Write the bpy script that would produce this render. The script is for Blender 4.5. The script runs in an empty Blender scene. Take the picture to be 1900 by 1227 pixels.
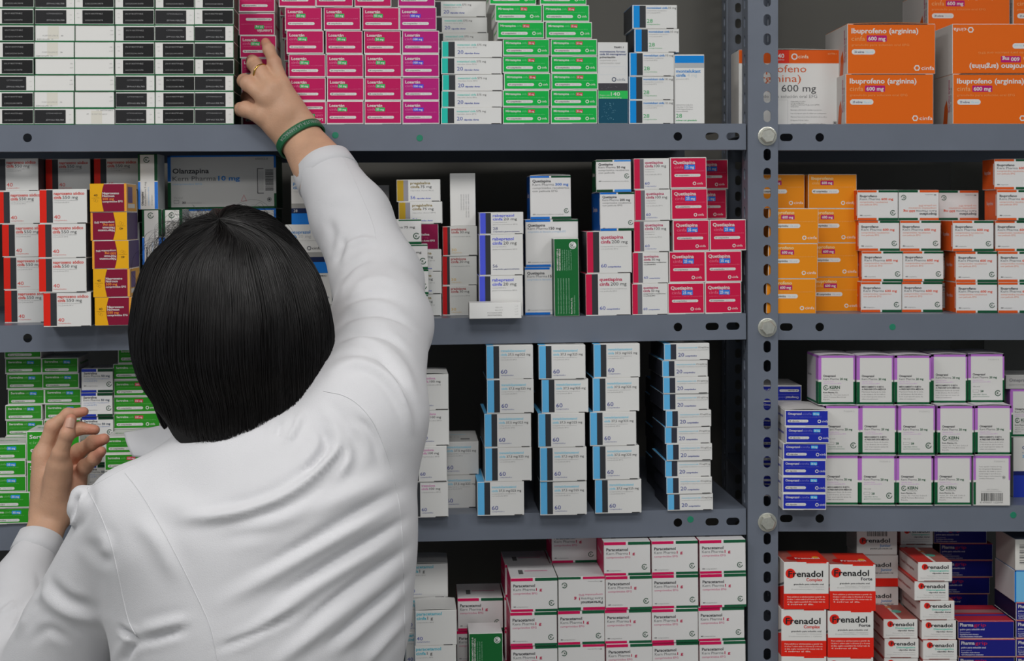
import bpy, bmesh, math, random
import numpy as np
from mathutils import Vector, Matrix
from mathutils.bvhtree import BVHTree
random.seed(7)
TESTING = False
scene = bpy.context.scene
COL = scene.collection

# ------------------------------------------------------------------ camera, world, lights, exposure
S = 0.00075            # metres per photograph pixel on the plane of the shelf fronts (Y = 0)
D = 1.8                # camera distance to that plane
VX, VY = 870.0, 400.0  # the point of the photograph straight ahead of the camera
ZC = 1.55              # camera height
cam_d = bpy.data.cameras.new('camera')
cam = bpy.data.objects.new('camera', cam_d); COL.objects.link(cam)
cam.location = (0, -D, ZC); cam.rotation_euler = (math.pi/2, 0, 0)
cam_d.sensor_width = 36; cam_d.sensor_fit = 'HORIZONTAL'
cam_d.lens = 36*D/(1900*S)
cam_d.shift_x = (950-VX)/1900; cam_d.shift_y = -(613.5-VY)/1900
cam_d.clip_start = 0.05
cam_d.dof.use_dof = True; cam_d.dof.focus_distance = 1.48; cam_d.dof.aperture_fstop = 13.0
scene.camera = cam
scene.view_settings.view_transform = 'Standard'; scene.view_settings.look = 'None'
scene.view_settings.gamma = 1; scene.view_settings.use_curve_mapping = False
scene.view_settings.exposure = 0.0
w = bpy.data.worlds.new('world'); scene.world = w; w.use_nodes = True
w.node_tree.nodes['Background'].inputs[0].default_value = (0.85, 0.93, 1.0, 1)
w.node_tree.nodes['Background'].inputs[1].default_value = 0.24
LAMPS = [(-1.3, -1.3, 14.5), (0.0, -1.3, 11.5), (1.3, -1.3, 7.5), (-1.3, -2.9, 12), (0.0, -2.9, 10.5), (1.3, -2.9, 7.5)]   # x, y, watts of the ceiling panels

def lin(c):
    return tuple((v/255/12.92 if v/255 <= 0.04045 else ((v/255+0.055)/1.055)**2.4) for v in c)

# ------------------------------------------------------------------ materials
def mat(name, rgb=(128,128,128), rough=0.5, metal=0.0, bump=0.0, bscale=200.0, vary=0.0, vscale=8.0, attr=None, spec=0.5, sheen=0, sub=0, emit=0):
    m = bpy.data.materials.new(name); m.use_nodes = True
    nt = m.node_tree; b = nt.nodes['Principled BSDF']
    c = lin(rgb) + (1,)
    b.inputs['Base Color'].default_value = c
    b.inputs['Roughness'].default_value = rough; b.inputs['Metallic'].default_value = metal
    b.inputs['Specular IOR Level'].default_value = spec
    if sheen: b.inputs['Sheen Weight'].default_value = sheen
    if sub:
        b.inputs['Subsurface Weight'].default_value = sub; b.inputs['Subsurface Radius'].default_value = (0.012, 0.005, 0.003)
        b.inputs['Subsurface Scale'].default_value = 0.5
    if emit:
        b.inputs['Emission Color'].default_value = (1, 0.98, 0.95, 1); b.inputs['Emission Strength'].default_value = emit
    tc = nt.nodes.new('ShaderNodeTexCoord')
    src = None
    if attr:
        a = nt.nodes.new('ShaderNodeAttribute'); a.attribute_name = attr; src = a.outputs['Color']
        nt.links.new(src, b.inputs['Base Color'])
    if vary:
        n = nt.nodes.new('ShaderNodeTexNoise'); n.inputs['Scale'].default_value = vscale; n.inputs['Detail'].default_value = 5
        nt.links.new(tc.outputs['Object'], n.inputs['Vector'])
        r = nt.nodes.new('ShaderNodeMapRange'); r.inputs[1].default_value = 0.3; r.inputs[2].default_value = 0.7
        r.inputs[3].default_value = 1-vary; r.inputs[4].default_value = 1+vary
        nt.links.new(n.outputs['Fac'], r.inputs[0])
        x = nt.nodes.new('ShaderNodeMix'); x.data_type = 'RGBA'; x.blend_type = 'MULTIPLY'; x.inputs[0].default_value = 1
        if src: nt.links.new(src, x.inputs[6])
        else: x.inputs[6].default_value = c
        nt.links.new(r.outputs[0], x.inputs[7]); nt.links.new(x.outputs[2], b.inputs['Base Color'])
    if bump:
        n = nt.nodes.new('ShaderNodeTexNoise'); n.inputs['Scale'].default_value = bscale; n.inputs['Detail'].default_value = 3
        nt.links.new(tc.outputs['Object'], n.inputs['Vector'])
        bm_ = nt.nodes.new('ShaderNodeBump'); bm_.inputs['Strength'].default_value = bump; bm_.inputs['Distance'].default_value = 0.001
        nt.links.new(n.outputs['Fac'], bm_.inputs['Height']); nt.links.new(bm_.outputs[0], b.inputs['Normal'])
    return m
M_CARD = mat('printed_card', rough=0.48, bump=0.05, bscale=60, attr='Col', spec=0.22)
M_STEEL = mat('grey_painted_steel', (108,115,128), 0.34, 0.0, bump=0.12, bscale=90, vary=0.05, vscale=14, spec=0.5)
M_PANEL = mat('grey_back_sheet', (96,94,88), 0.55, bump=0.05, vary=0.05, vscale=5)
M_BOLT = mat('zinc_bolt', (205,205,195), 0.35, 0.75, bump=0.15, bscale=300, vary=0.1, vscale=200)
M_DOT = mat('green_sticker', (24,128,98), 0.6, vary=0.05, vscale=300)
M_COAT = mat('white_cotton_coat', (206,206,209), 0.85, bump=0.25, bscale=900, vary=0.012, vscale=30, spec=0.2, sheen=0.15)
M_SEAM = mat('coat_stitching', (205,205,208), 0.9, vary=0.05, vscale=800)
M_SKIN = mat('skin', (196,152,122), 0.5, bump=0.35, bscale=420, vary=0.10, vscale=32, spec=0.35, sub=0.15, attr='Tint')
M_NAIL = mat('fingernail', (214,170,150), 0.25, vary=0.02, vscale=100)
M_HAIR = mat('black_hair', (14,11,11), 0.36, bump=0.0, vary=0.25, vscale=60, spec=0.5)
M_UNDER = mat('hair_underlayer', (12,10,10), 0.85, vary=0.1)
M_BAND = mat('green_rubber', (10,92,54), 0.5, vary=0.03, vscale=100)
M_BTXT = mat('grey_print', (140,150,145), 0.6, vary=0.02)
M_GOLD = mat('gold', (212,170,92), 0.22, 1.0, bump=0.05, vary=0.03, vscale=200)
M_TROUSER = mat('dark_trousers', (40,42,52), 0.9, bump=0.2, bscale=500, vary=0.1)
M_FLOOR = mat('floor_tile', (150,147,140), 0.35, bump=0.03, vary=0.06, vscale=3)
M_WALL = mat('painted_wall', (200,200,196), 0.8, bump=0.08, vary=0.02)
M_FRAME = mat('lamp_frame', (225,225,225), 0.5, vary=0.02)
M_GLOW = mat('lamp_diffuser', (240,240,240), 0.6, vary=0.01, emit=2.2)

# ------------------------------------------------------------------ object helpers
def mesh_obj(name, verts, faces, m=None, parent=None, smooth=False, label=None, cat=None, group=None, kind=None, M=None):
    me = bpy.data.meshes.new(name)
    me.from_pydata([tuple(v) for v in verts], [], [tuple(int(i) for i in f) for f in faces]); me.update()
    if smooth: me.polygons.foreach_set('use_smooth', [True]*len(me.polygons))
    o = bpy.data.objects.new(name, me); COL.objects.link(o)
    if m: me.materials.append(m)
    if parent: o.parent = parent
    if M is not None: o.matrix_world = M
    tag(o, label, cat, group, kind)
    return o
def tag(o, label=None, cat=None, group=None, kind=None):
    if label: o['label'] = label
    if cat: o['category'] = cat
    if group: o['group'] = group
    if kind: o['kind'] = kind
    return o
def empty(name, loc=(0,0,0), label=None, cat=None):
    o = bpy.data.objects.new(name, None); COL.objects.link(o); o.location = loc; o.empty_display_size = 0.05
    return tag(o, label, cat)
def box_vf(x0,x1,y0,y1,z0,z1, V, F):
    b = len(V)
    V += [(x0,y0,z0),(x1,y0,z0),(x1,y1,z0),(x0,y1,z0),(x0,y0,z1),(x1,y0,z1),(x1,y1,z1),(x0,y1,z1)]
    F += [(b,b+3,b+2,b+1),(b+4,b+5,b+6,b+7),(b,b+1,b+5,b+4),(b+1,b+2,b+6,b+5),(b+2,b+3,b+7,b+6),(b+3,b,b+4,b+7)]
def P(px, py, Y=0.0):
    """World point seen at photograph position (px, py), at depth Y."""
    k = S*(D+Y)/D
    return Vector(((px-VX)*k, Y, ZC+(VY-py)*k))
def proj(V):
    V = np.asarray(V); k = D/(D+V[:,1])/S
    return np.stack([VX+V[:,0]*k, VY-(V[:,2]-ZC)*k], 1)
def plate(name, outline, holes, thick, m, parent=None, bev=0.0):
    """Flat sheet in the local XZ plane with real holes, front face at y = 0."""
    cu = bpy.data.curves.new('tmp', 'CURVE'); cu.dimensions = '2D'; cu.fill_mode = 'BOTH'
    cu.extrude = thick/2
    for loop in [outline]+holes:
        sp = cu.splines.new('POLY'); sp.points.add(len(loop)-1)
        for i, (x, z) in enumerate(loop): sp.points[i].co = (x, z, 0, 1)
        sp.use_cyclic_u = True
    ob = bpy.data.objects.new('tmp', cu); COL.objects.link(ob)
    dg = bpy.context.evaluated_depsgraph_get()
    me = bpy.data.meshes.new_from_object(ob.evaluated_get(dg))
    bpy.data.objects.remove(ob); bpy.data.curves.remove(cu)
    me.transform(Matrix(((1,0,0,0),(0,0,1,thick/2),(0,1,0,0),(0,0,0,1))))
    V = [tuple(v.co) for v in me.vertices]; F = [tuple(p.vertices) for p in me.polygons]
    bpy.data.meshes.remove(me)
    return V, F
def slot(cx, cz, w, h, n=8):
    """Stadium outline w x h (metres)."""
    pts = []; r = min(w, h)/2; dx = w/2-r; dz = h/2-r
    for (sx, sz, a0) in ((1,1,0),(-1,1,90),(-1,-1,180),(1,-1,270)):
        for i in range(n+1):
            a = math.radians(a0+90*i/n)
            pts.append((cx+sx*dx+r*math.cos(a), cz+sz*dz+r*math.sin(a)))
    out = []
    for p in pts:
        if not out or (abs(p[0]-out[-1][0])+abs(p[1]-out[-1][1])) > 1e-7: out.append(p)
    if abs(out[0][0]-out[-1][0])+abs(out[0][1]-out[-1][1]) < 1e-7: out.pop()
    return out

# ------------------------------------------------------------------ room
def quad(name, V, m, kind='structure'):
    return mesh_obj(name, V, [tuple(range(len(V)))], m, kind=kind)
V, F = [], []; box_vf(-3,3,-4,0.62,-0.1,0,V,F); mesh_obj('floor', V, F, M_FLOOR, kind='structure')
V, F = [], []; box_vf(-3,3,0.62,0.72,0,2.9,V,F); mesh_obj('wall_back', V, F, M_WALL, kind='structure')
V, F = [], []; box_vf(-3,3,-4,0.62,2.75,2.85,V,F); mesh_obj('ceiling', V, F, M_WALL, kind='structure')
names4 = ['square ceiling light %s, in the row %s' % (b, a) for a in ('beside the shelves','away from the shelves') for b in ('beyond the person','in the middle of the room','over the second rack')]
for i, (x, y, pw) in enumerate(LAMPS):
    t = empty('ceiling_light', (x, y, 2.75), names4[i], 'ceiling light'); t['group'] = 'ceiling lights'
    V, F = [], []
    for a in ((-.31,.31,-.31,-.29),(-.31,.31,.29,.31),(-.31,-.29,-.29,.29),(.29,.31,-.29,.29)): box_vf(*a,-.02,0,V,F)
    mesh_obj('frame', V, F, M_FRAME, t)
    V, F = [], []; box_vf(-.29,.29,-.29,.29,-.012,0,V,F); mesh_obj('diffuser', V, F, M_GLOW, t)
    ld = bpy.data.lights.new('lamp', 'AREA'); ld.shape = 'SQUARE'; ld.size = 0.58; ld.energy = pw; ld.color = (1.0, 0.985, 0.97)
    lo = bpy.data.objects.new('lamp', ld); COL.objects.link(lo); lo.parent = t; lo.location = (0,0,-.03)

# ------------------------------------------------------------------ the racks
YAW = math.atan(0.028*D/(1384*S))
XR = (1384-VX)*S
def rackM(roll_px, zpx):
    Pv = Vector((XR, 0, ZC+(VY-zpx)*S))
    return Matrix.Translation(Pv) @ Matrix.Rotation(YAW, 4, 'Z') @ Matrix.Rotation(-roll_px/1384, 4, 'Y') @ Matrix.Translation(-Pv)
# shelf: top of the lip in the photograph at the post end, and how far that board is out of level
LEFT = {1:(229.5,7.0), 2:(581.5,17.5), 3:(944.0,12.5), 4:(1306,12.5)}
RIGHT = {1:230.5, 2:582.5, 3:938.0, 4:1296.0}
def zpx(p): return ZC+(VY-p)*S
SH = {}
for k, (t, r) in LEFT.items(): SH['A',k] = (rackM(r, t), zpx(t))
for k, t in RIGHT.items(): SH['B',k] = (Matrix.Identity(4), zpx(t))
DEPTH = 0.40
def shelf(parent, M, z, x0, x1, holes, dots, lip=48.5):
    L = lip*S; T = 0.0012
    V, F = plate('lip', [(x0,z-L),(x1,z-L),(x1,z),(x0,z)], holes, T, None)
    box_vf(x0,x1,T,DEPTH-.002,z-.0015,z,V,F)                       # tray
    box_vf(x0,x1,T,.014,z-L,z-L+.0012,V,F)                        # folded lower return
    box_vf(x0,x1,DEPTH-.0032,DEPTH-.002,z-L,z-.0015,V,F)               # rear lip
    o = mesh_obj('shelf_board', V, F, M_STEEL, parent, M=M)
    for (dx, dz) in dots:
        V, F = [], []; n = 24; r = 6*S
        V = [(dx+r*math.cos(2*math.pi*i/n), -.0002, dz+r*math.sin(2*math.pi*i/n)) for i in range(n)]+[(v[0]*1, -.00045, v[2]) for v in [(dx+r*.93*math.cos(2*math.pi*i/n),0,dz+r*.93*math.sin(2*math.pi*i/n)) for i in range(n)]]
        F = [tuple(range(n,2*n))]+[(i,(i+1)%n,n+(i+1)%n,n+i) for i in range(n)]
        s = mesh_obj('round_sticker', V, F, M_DOT, o); s['label'] = 'small round green sticker on the shelf edge'
    return o
rackA = rackB = empty('shelving_rack', ((1415-VX)*S, 0, 0), 'grey slotted steel shelving rack full of medicine cartons', 'shelving')
bpy.context.view_layer.update()
def X(p): return (p-VX)*S
HA = [(8,22,14),(71,16,16),(1256.5,16,16),(1320.5,25,14),(1359.5,25,14)]
DOTS = {1:[(625,249.5),(779,255)], 3:[(1280,962)]}
for k, (t, r) in LEFT.items():
    hs = [slot(X(a), zpx(t+23.5), b*S, c*S) for a, b, c in HA]
    shelf(rackA, SH['A',k][0], SH['A',k][1], X(-560), X(1384), hs, [(X(a), zpx(b)) for a, b in DOTS.get(k, [])])
DOTB = {2:[(1656,607)], 3:[(1880,956)]}
for k, t in RIGHT.items():
    hs = [slot(X(a), zpx(t+24.5), b*S, c*S) for a, b, c in [(1459,24,14),(1521,16,16)]]
    shelf(rackB, Matrix.Identity(4), zpx(t), X(1443), X(2350), hs, [(X(a), zpx(b)) for a, b in DOTB.get(k, [])])
# uprights: L section, slotted on both legs
def upright(parent, x0, x1, y0, side, z0, z1, pitch, first, bolts=(), M=Matrix.Identity(4), flip=False):
    cx = (x0+x1)/2+ (0.006 if not flip else 0)
    hz = []; z = first
    while z > z0+.03: hz.append(z); z -= pitch
    holes = [slot(cx, h, .0102, .0165) for h in hz if all(abs(h-b) > .008 for b in bolts)]
    V, F = plate('u', [(x0,z0),(x1,z0),(x1,z1),(x0,z1)], holes, .002, None)
    V = [(a, b+y0, c) for a, b, c in V]
    V2, F2 = plate('u', [(0.002,z0),(.038,z0),(.038,z1),(0.002,z1)], [slot(.021, h, .0102, .0165) for h in hz], .002, None)
    xs = x1-.002 if side > 0 else x0
    n = len(V)
    sg = 1 if y0 < 0.2 else -1
    V += [(xs+b, y0+sg*a+(0 if sg > 0 else .002), c) for a, b, c in V2]; F += [tuple(i+n for i in f) for f in F2]
    o = mesh_obj('upright', V, F, M_STEEL, parent, M=M)
    for b in bolts:
        V, F = [], []; R = .0105
        for (r, y) in ((.0132,0),(.0132,-.0012),(.0118,-.0016)): V += [(cx+r*math.cos(2*math.pi*i/24), y0+y, b+r*math.sin(2*math.pi*i/24)) for i in range(24)]
        for s in range(2): F += [(s*24+i, s*24+(i+1)%24, s*24+24+(i+1)%24, s*24+24+i) for i in range(24)]
        F.append(tuple(range(48,72)))
        q = len(V)
        for (r, y) in ((R,-.0014),(R,-.0072),(R*.86,-.0085)): V += [(cx+r*math.cos(2*math.pi*i/6+.2), y0+y, b+r*math.sin(2*math.pi*i/6+.2)) for i in range(6)]
        for s in range(2): F += [(q+s*6+i, q+s*6+(i+1)%6, q+s*6+6+(i+1)%6, q+s*6+6+i) for i in range(6)]
        F.append(tuple(range(q+12,q+18)))
        mesh_obj('hex_bolt', V, F, M_BOLT, o)['label'] = 'zinc hexagon bolt head with washer'
    return o
PIT = 35.6*S
bz = [zpx(253), zpx(607.5), zpx(968)]
upright(rackB, X(1386.5), X(1442.5), -.0035, -1, 0, 2.15, PIT, zpx(-320+2), bz)
upright(rackB, X(2350), X(2406), -.0035, -1, 0, 2.15, PIT, zpx(-320+2))
XB = X(1384)
upright(rackA, XB+.045, XB+.087, .398, -1, 0, 2.15, PIT, zpx(-320))
upright(rackA, X(-618), X(-562), -.068, -1, 0, 2.15, PIT, zpx(-320))
upright(rackB, X(1412)+.062, X(1412)+.10, .40, 1, 0, 2.15, PIT, zpx(-320))
V, F = [], []; box_vf(X(-830),XB+.044,.452,.454,0.02,2.12,V,F); mesh_obj('back_sheet', V, F, M_PANEL, rackA)
V, F = [], []; box_vf(XB+.092,X(2420),.425,.427,0.02,2.12,V,F); mesh_obj('back_sheet', V, F, M_PANEL, rackB)
# ------------------------------------------------------------------ printed cartons
_tc = {}
def text_mesh(s, bold, res):
    key = (s, bold, res)
    if key in _tc: return _tc[key]
    cu = bpy.data.curves.new('t', 'FONT'); cu.body = s; cu.size = 1; cu.resolution_u = res; cu.fill_mode = 'FRONT'
    if bold: cu.offset = 0.022
    o = bpy.data.objects.new('t', cu); COL.objects.link(o)
    me = bpy.data.meshes.new_from_object(o.evaluated_get(bpy.context.evaluated_depsgraph_get()))
    V = np.array([v.co[:2] for v in me.vertices]).reshape(-1, 2); F = [tuple(p.vertices) for p in me.polygons]
    bpy.data.objects.remove(o); bpy.data.curves.remove(cu); bpy.data.meshes.remove(me)
    if len(V): V[:,0] -= V[:,0].min(); wd = V[:,0].max()
    else: wd = 1
    _tc[key] = (V, F, wd)
    return _tc[key]
_cc = {}
def alb(c):
    """Ink colour as it reads on the lit card -> reflectance."""
    if c not in _cc: _cc[c] = tuple(min(x*1.2, 0.84) for x in lin(c))
    return _cc[c]
WHITE = (206,205,202)
class Carton:
    def __init__(s, name, w, h, d, sc=1.0, front=WHITE, sides=None, right=None, top=None, bottom=None, back=None, desc='', dz=0):
        s.name = name; s.k = S/sc; s.w, s.h, s.d = w, h, d; s.desc = desc
        s.V, s.F, s.C = [], [], []
        W, H, Dp = w*s.k, h*s.k, d*s.k
        s.W, s.H, s.D = W, H, Dp
        bm = bmesh.new(); bmesh.ops.create_cube(bm, size=1)
        for v in bm.verts: v.co = (v.co.x*W, v.co.y*Dp, v.co.z*H)
        bmesh.ops.bevel(bm, geom=list(bm.edges), offset=0.0006, segments=1, affect='EDGES')
        sides = sides or front; right = right or sides; top = top or WHITE; bottom = bottom or top; back = back or sides
        bm.verts.ensure_lookup_table(); bm.normal_update()
        for v in bm.verts: s.V.append(tuple(v.co))
        for f in bm.faces:
            s.F.append(tuple(v.index for v in f.verts)); n = f.normal
            a = max(range(3), key=lambda i: abs(n[i]))
            big = abs(n[a]) > 0.98
            c = WHITE if not big else (front if (a == 1 and n.y < 0) else back if a == 1 else sides if (a == 0 and n.x < 0) else right if a == 0 else top if n.z > 0 else bottom)
            s.C.append(alb(c))
        s.topc = alb(top)
        bm.free(); s.n = 0
        # open slit where the lid tucks in, along the upper edge of the back half of the top
        s.face = 'F'
    def pt(s, u, v):
        e = 0.00008+0.00006*s.lay
        k = s.k; W, H, Dp = s.W, s.H, s.D
        if s.face == 'F': return (u*k-W/2, -Dp/2-e, H/2-v*k)
        if s.face == 'T': return (u*k-W/2, Dp/2-v*k, H/2+e)
        if s.face == 'L': return (-W/2-e, Dp/2-u*k, H/2-v*k)
        if s.face == 'R': return (W/2+e, -Dp/2+u*k, H/2-v*k)
    def poly(s, pts, c, lay=1):
        s.lay = lay; b = len(s.V); s.V += [s.pt(u, v) for u, v in pts]; s.F.append(tuple(range(b, b+len(pts)))); s.C.append(alb(c)); return s
    def R(s, u, v, w, h, c, lay=1): return s.poly([(u,v),(u+w,v),(u+w,v+h),(u,v+h)], c, lay)
    def RR(s, u, v, w, h, c, r=None, lay=2):
        r = min(w, h)/2 if r is None else r; pts = []
        for (cx, cy, a0) in ((u+w-r,v+r,-90),(u+w-r,v+h-r,0),(u+r,v+h-r,90),(u+r,v+r,180)):
            for i in range(5): a = math.radians(a0+22.5*i); pts.append((cx+r*math.cos(a), cy+r*math.sin(a)))
        return s.poly(pts, c, lay)
    def ring(s, u, v, r, th, c, a0=0, a1=360, lay=2, n=20):
        s.lay = lay; b = len(s.V); full = a1-a0 >= 360
        m = n if full else n+1
        for i in range(m):
            a = math.radians(a0+(a1-a0)*i/n)
            s.V.append(s.pt(u+r*math.cos(a), v+r*math.sin(a))); s.V.append(s.pt(u+(r-th)*math.cos(a), v+(r-th)*math.sin(a)))
        for i in range(n if full else n):
            j = (i+1) % m; s.F.append((b+2*i, b+2*j, b+2*j+1, b+2*i+1)); s.C.append(alb(c))
        return s
    def disc(s, u, v, r, c, lay=2, n=24):
        return s.poly([(u+r*math.cos(2*math.pi*i/n), v+r*math.sin(2*math.pi*i/n)) for i in range(n)], c, lay)
    def T(s, txt, u, v, cap, c, fit=None, bold=False, rot=0, right=False, lay=3):
        """Text with its baseline at v, starting at u, capitals cap high, squeezed to fit wide."""
        res = 1 if cap < 3 else 2
        V, F, wd = text_mesh(txt, bold, res)
        if not len(V): return s
        sy = cap/0.70; sx = (fit/wd) if fit else sy*0.95
        s.lay = lay; b = len(s.V); off = -wd*sx if right else 0
        ca, sa = math.cos(math.radians(rot)), math.sin(math.radians(rot))
        for x, y in V:
            a, bb = x*sx+off, y*sy
            s.V.append(s.pt(u+a*ca-bb*sa, v-(a*sa+bb*ca)))
        s.F += [tuple(i+b for i in f) for f in F]; s.C += [alb(c)]*len(F)
        return s
    def lines(s, txts, u, v, dv, cap, c, fit, rot=0, bold=False):
        for i, t in enumerate(txts):
            f = fit*(1 if i < len(txts)-1 or len(txts) == 1 else .7)
            if rot == 90: s.T(t, u+i*dv, v, cap, c, f, bold, 90)
            else: s.T(t, u, v+i*dv, cap, c, f, bold)
        return s
    def cinfa(s, u, v, r, c, c2=None, fit=None):       # ring mark and the maker's word
        s.ring(u, v, r, r*.42, c, n=16); s.T('cinfa', u+r*1.5, v+r*.55, r*1.25, c2 or c, fit or r*4.2, False); return s
    def kern(s, u, v, r, c=(18,72,45)):
        s.ring(u, v, r, r*.26, c, 5, 322, n=24); s.T('K', u-r*.36, v+r*.36, r*.72, c, r*.7, True); return s
    def strip(s, a=0.55, c=WHITE, d=(45,45,45), dark=None):
        if c: s.R(0, s.h-1.8, s.w*a, 1.8, c, 1)
        if dark: s.R(s.w*dark[0], s.h-1.4, s.w*(dark[1]-dark[0]), 1.4, d, 2)
        return s
    def done(s):
        me = bpy.data.meshes.new(s.name); me.from_pydata(s.V, [], s.F); me.update()
        ca = me.color_attributes.new('Col', 'FLOAT_COLOR', 'CORNER')
        lt = np.array([len(f) for f in s.F]); C = np.array([c+(1,) for c in s.C], dtype=np.float32)
        ca.data.foreach_set('color', np.repeat(C, lt, axis=0).ravel())
        me.materials.append(M_CARD); s.me = me
        return s
TY = {}
def reg(key, c): TY[key] = c.done(); return c
DG = (58,58,62)
G = (125,125,125); LG = (165,165,163)
tiny = 'comprimidos recubiertos con película EFG'
# --- maker A, solid colour cartons
def solid(key, w, h, d, bg, title, tf, badge, bb, bc, pill, sc=1.0, sides=(200,196,192), cap=5, ty=11.5, cfit=15, cu=5.5, cy=18, logo=None, lcol=(225,220,215), inline=False, pillr=(5.3,28,49.5,5), tinyr=(5.5,22,58), desc='', border=True, tcol=WHITE, st=.48):
    c = Carton(key, w, h, d, sc, front=WHITE if border else bg, sides=sides, top=(190,188,186), desc=desc)
    b = 1.5 if border else 0
    if border: c.R(b, b, w-2*b, h-2.6*b, bg)
    thin = tuple(int(x*.55+y*.45) for x, y in zip(bg, (235,225,225)))
    c.T(title, 5.5, ty, cap, tcol, tf, True)
    if inline: c.T('cinfa', 5.5+tf+1.5, ty, cap*.9, thin, cfit)
    else: c.T('cinfa', cu, cy, cap*.9, thin, cfit)
    u, v, bw, bh = bb
    c.RR(u, v, bw, bh, bc, 1.0); c.T(badge, u+bw*.1, v+bh*.78, bh*.55, WHITE, bw*.8, True)
    c.T(tiny, tinyr[0], tinyr[1], 1.5, thin, tinyr[2])
    u, v, pw, ph = pillr
    c.RR(u, v, pw, ph, WHITE); c.T(pill, u+pw*.05, v+ph*.74, ph*.5, DG, pw*.52, True); c.T('Vía oral', u+pw*.63, v+ph*.74, ph*.45, (160,170,185), pw*.28)
    if logo: c.cinfa(logo[0], logo[1], logo[2], WHITE, lcol, logo[3] if len(logo) > 3 else None)
    if border: c.strip(st)
    c.face = 'L'; c.T(title, d*.15, h*.5, h*.16, bg, d*.7, True); c.R(d-4, 2, 2.5, h-4, thin)
    c.face = 'R'; c.T(title, d*.15, h*.5, h*.16, bg, d*.7, True)
    c.face = 'T'; c.T(title, w*.1, d*.5, min(6,d*.15), bg, w*.6, True); c.T(tiny, w*.1, d*.62, 2, G, w*.8)
    c.face = 'F'
    return reg(key, c)
solid('los50', 68.5, 43.3, 95, (178,12,84), 'Losartán', 27.5, '50 mg', (20.5,12.3,17.5,7), (36,168,88), '28 comprimidos', 1.016, cap=5.2, ty=11, desc='crimson losartán 50 mg carton')
solid('los100', 69, 43.3, 95, (170,22,112), 'Losartán', 27.5, '100 mg', (19.5,12.6,20,7), (72,62,196), '28 comprimidos', 1.013, cap=5.2, ty=11, desc='magenta losartán 100 mg carton')
solid('mirt', 87, 31.4, 110, (8,166,66), 'Mirtazapina', 28.5, '30 mg', (47,4.6,12.5,6), (196,36,68), '30 comprimidos', 1.01, cap=4, ty=9.2, inline=True, cfit=9, pillr=(6.3,18.6,50,5.6), tinyr=(6.3,14.5,72), logo=(68,21.3,3.3,9), desc='green mirtazapina 30 mg carton', st=.46)
solid('ser100', 86, 30.2, 72, (44,138,34), 'Sertralina', 22, '100 mg', (39,5,15.5,6), (196,36,76), '60 comprimidos', 0.992, cap=3.6, ty=9, inline=True, cfit=8, pillr=(5.5,18.6,49,5.2), tinyr=(5.5,14,72), logo=(62.5,21,3.2,9), desc='green sertralina 100 mg carton')
solid('ser50', 67, 28.5, 90, (44,132,34), 'Sertralina', 25, '50 mg', (40,5,12.5,5.5), (40,128,200), '30 comprimidos', 0.994, cap=3.6, ty=8.5, inline=True, cfit=7, pillr=(6,19.5,44,4.6), tinyr=(6,14.5,56), desc='green sertralina 50 mg carton')
solid('ser50b', 85, 29.5, 72, (38,140,28), 'Sertralina', 30, '50 mg', (50,5,17,6.5), (40,140,214), '60 comprimidos', 1.03, cap=4.2, ty=9.3, inline=True, cfit=13, pillr=(6,20,58,5.2), tinyr=(6,14.5,66), desc='green sertralina 50 mg carton')
solid('serbig', 97, 56.8, 72, (40,146,30), 'Sertralina', 52, '50 mg', (40,17,22,8), (40,140,214), '60 comprimidos', 1.025, cap=7, ty=14, cfit=28, cy=24, pillr=(7,33,55,6), tinyr=(7,28,70), desc='large green sertralina carton')
solid('omecin', 80, 30.4, 100, (30,42,158), 'Omeprazol', 25, '20 mg', (51,4,12.5,5.6), (60,165,224), '28 cápsulas', 1.01, cap=4, ty=8.6, inline=True, cfit=17, pillr=(5,17.6,38,5), tinyr=(5,13.2,62), logo=(63,20.6,3.2,11), desc='royal blue omeprazol 20 mg carton')
solid('que25', 68, 57.9, 80, (192,20,66), 'Quetiapina', 41, '25 mg', (26,13.6,20.5,9), (38,112,206), '60 comprimidos', 1.0, cap=6, ty=12.2, cu=7.5, cfit=17, cy=20.8, pillr=(7.5,31,49,5), tinyr=(7.5,26,56), logo=(45,48.5,3.2,11), desc='crimson quetiapina 25 mg carton')
solid('ibuc', 92, 65, 55, (226,132,18), 'Ibuprofeno', 42, '600 mg', (23,12,25,8.6), (170,26,96), '40 comprimidos', 1.0, cap=5.6, ty=10.5, cu=7, cfit=14, cy=19, pillr=(6.5,28.5,52,8), tinyr=(6.5,25,80), logo=(66,54.5,4,17), border=False, sides=(226,132,18), tcol=(240,196,150), desc='amber ibuprofeno 600 mg carton')
TY['ibuc'].desc = 'amber ibuprofeno 600 mg carton'
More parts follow.
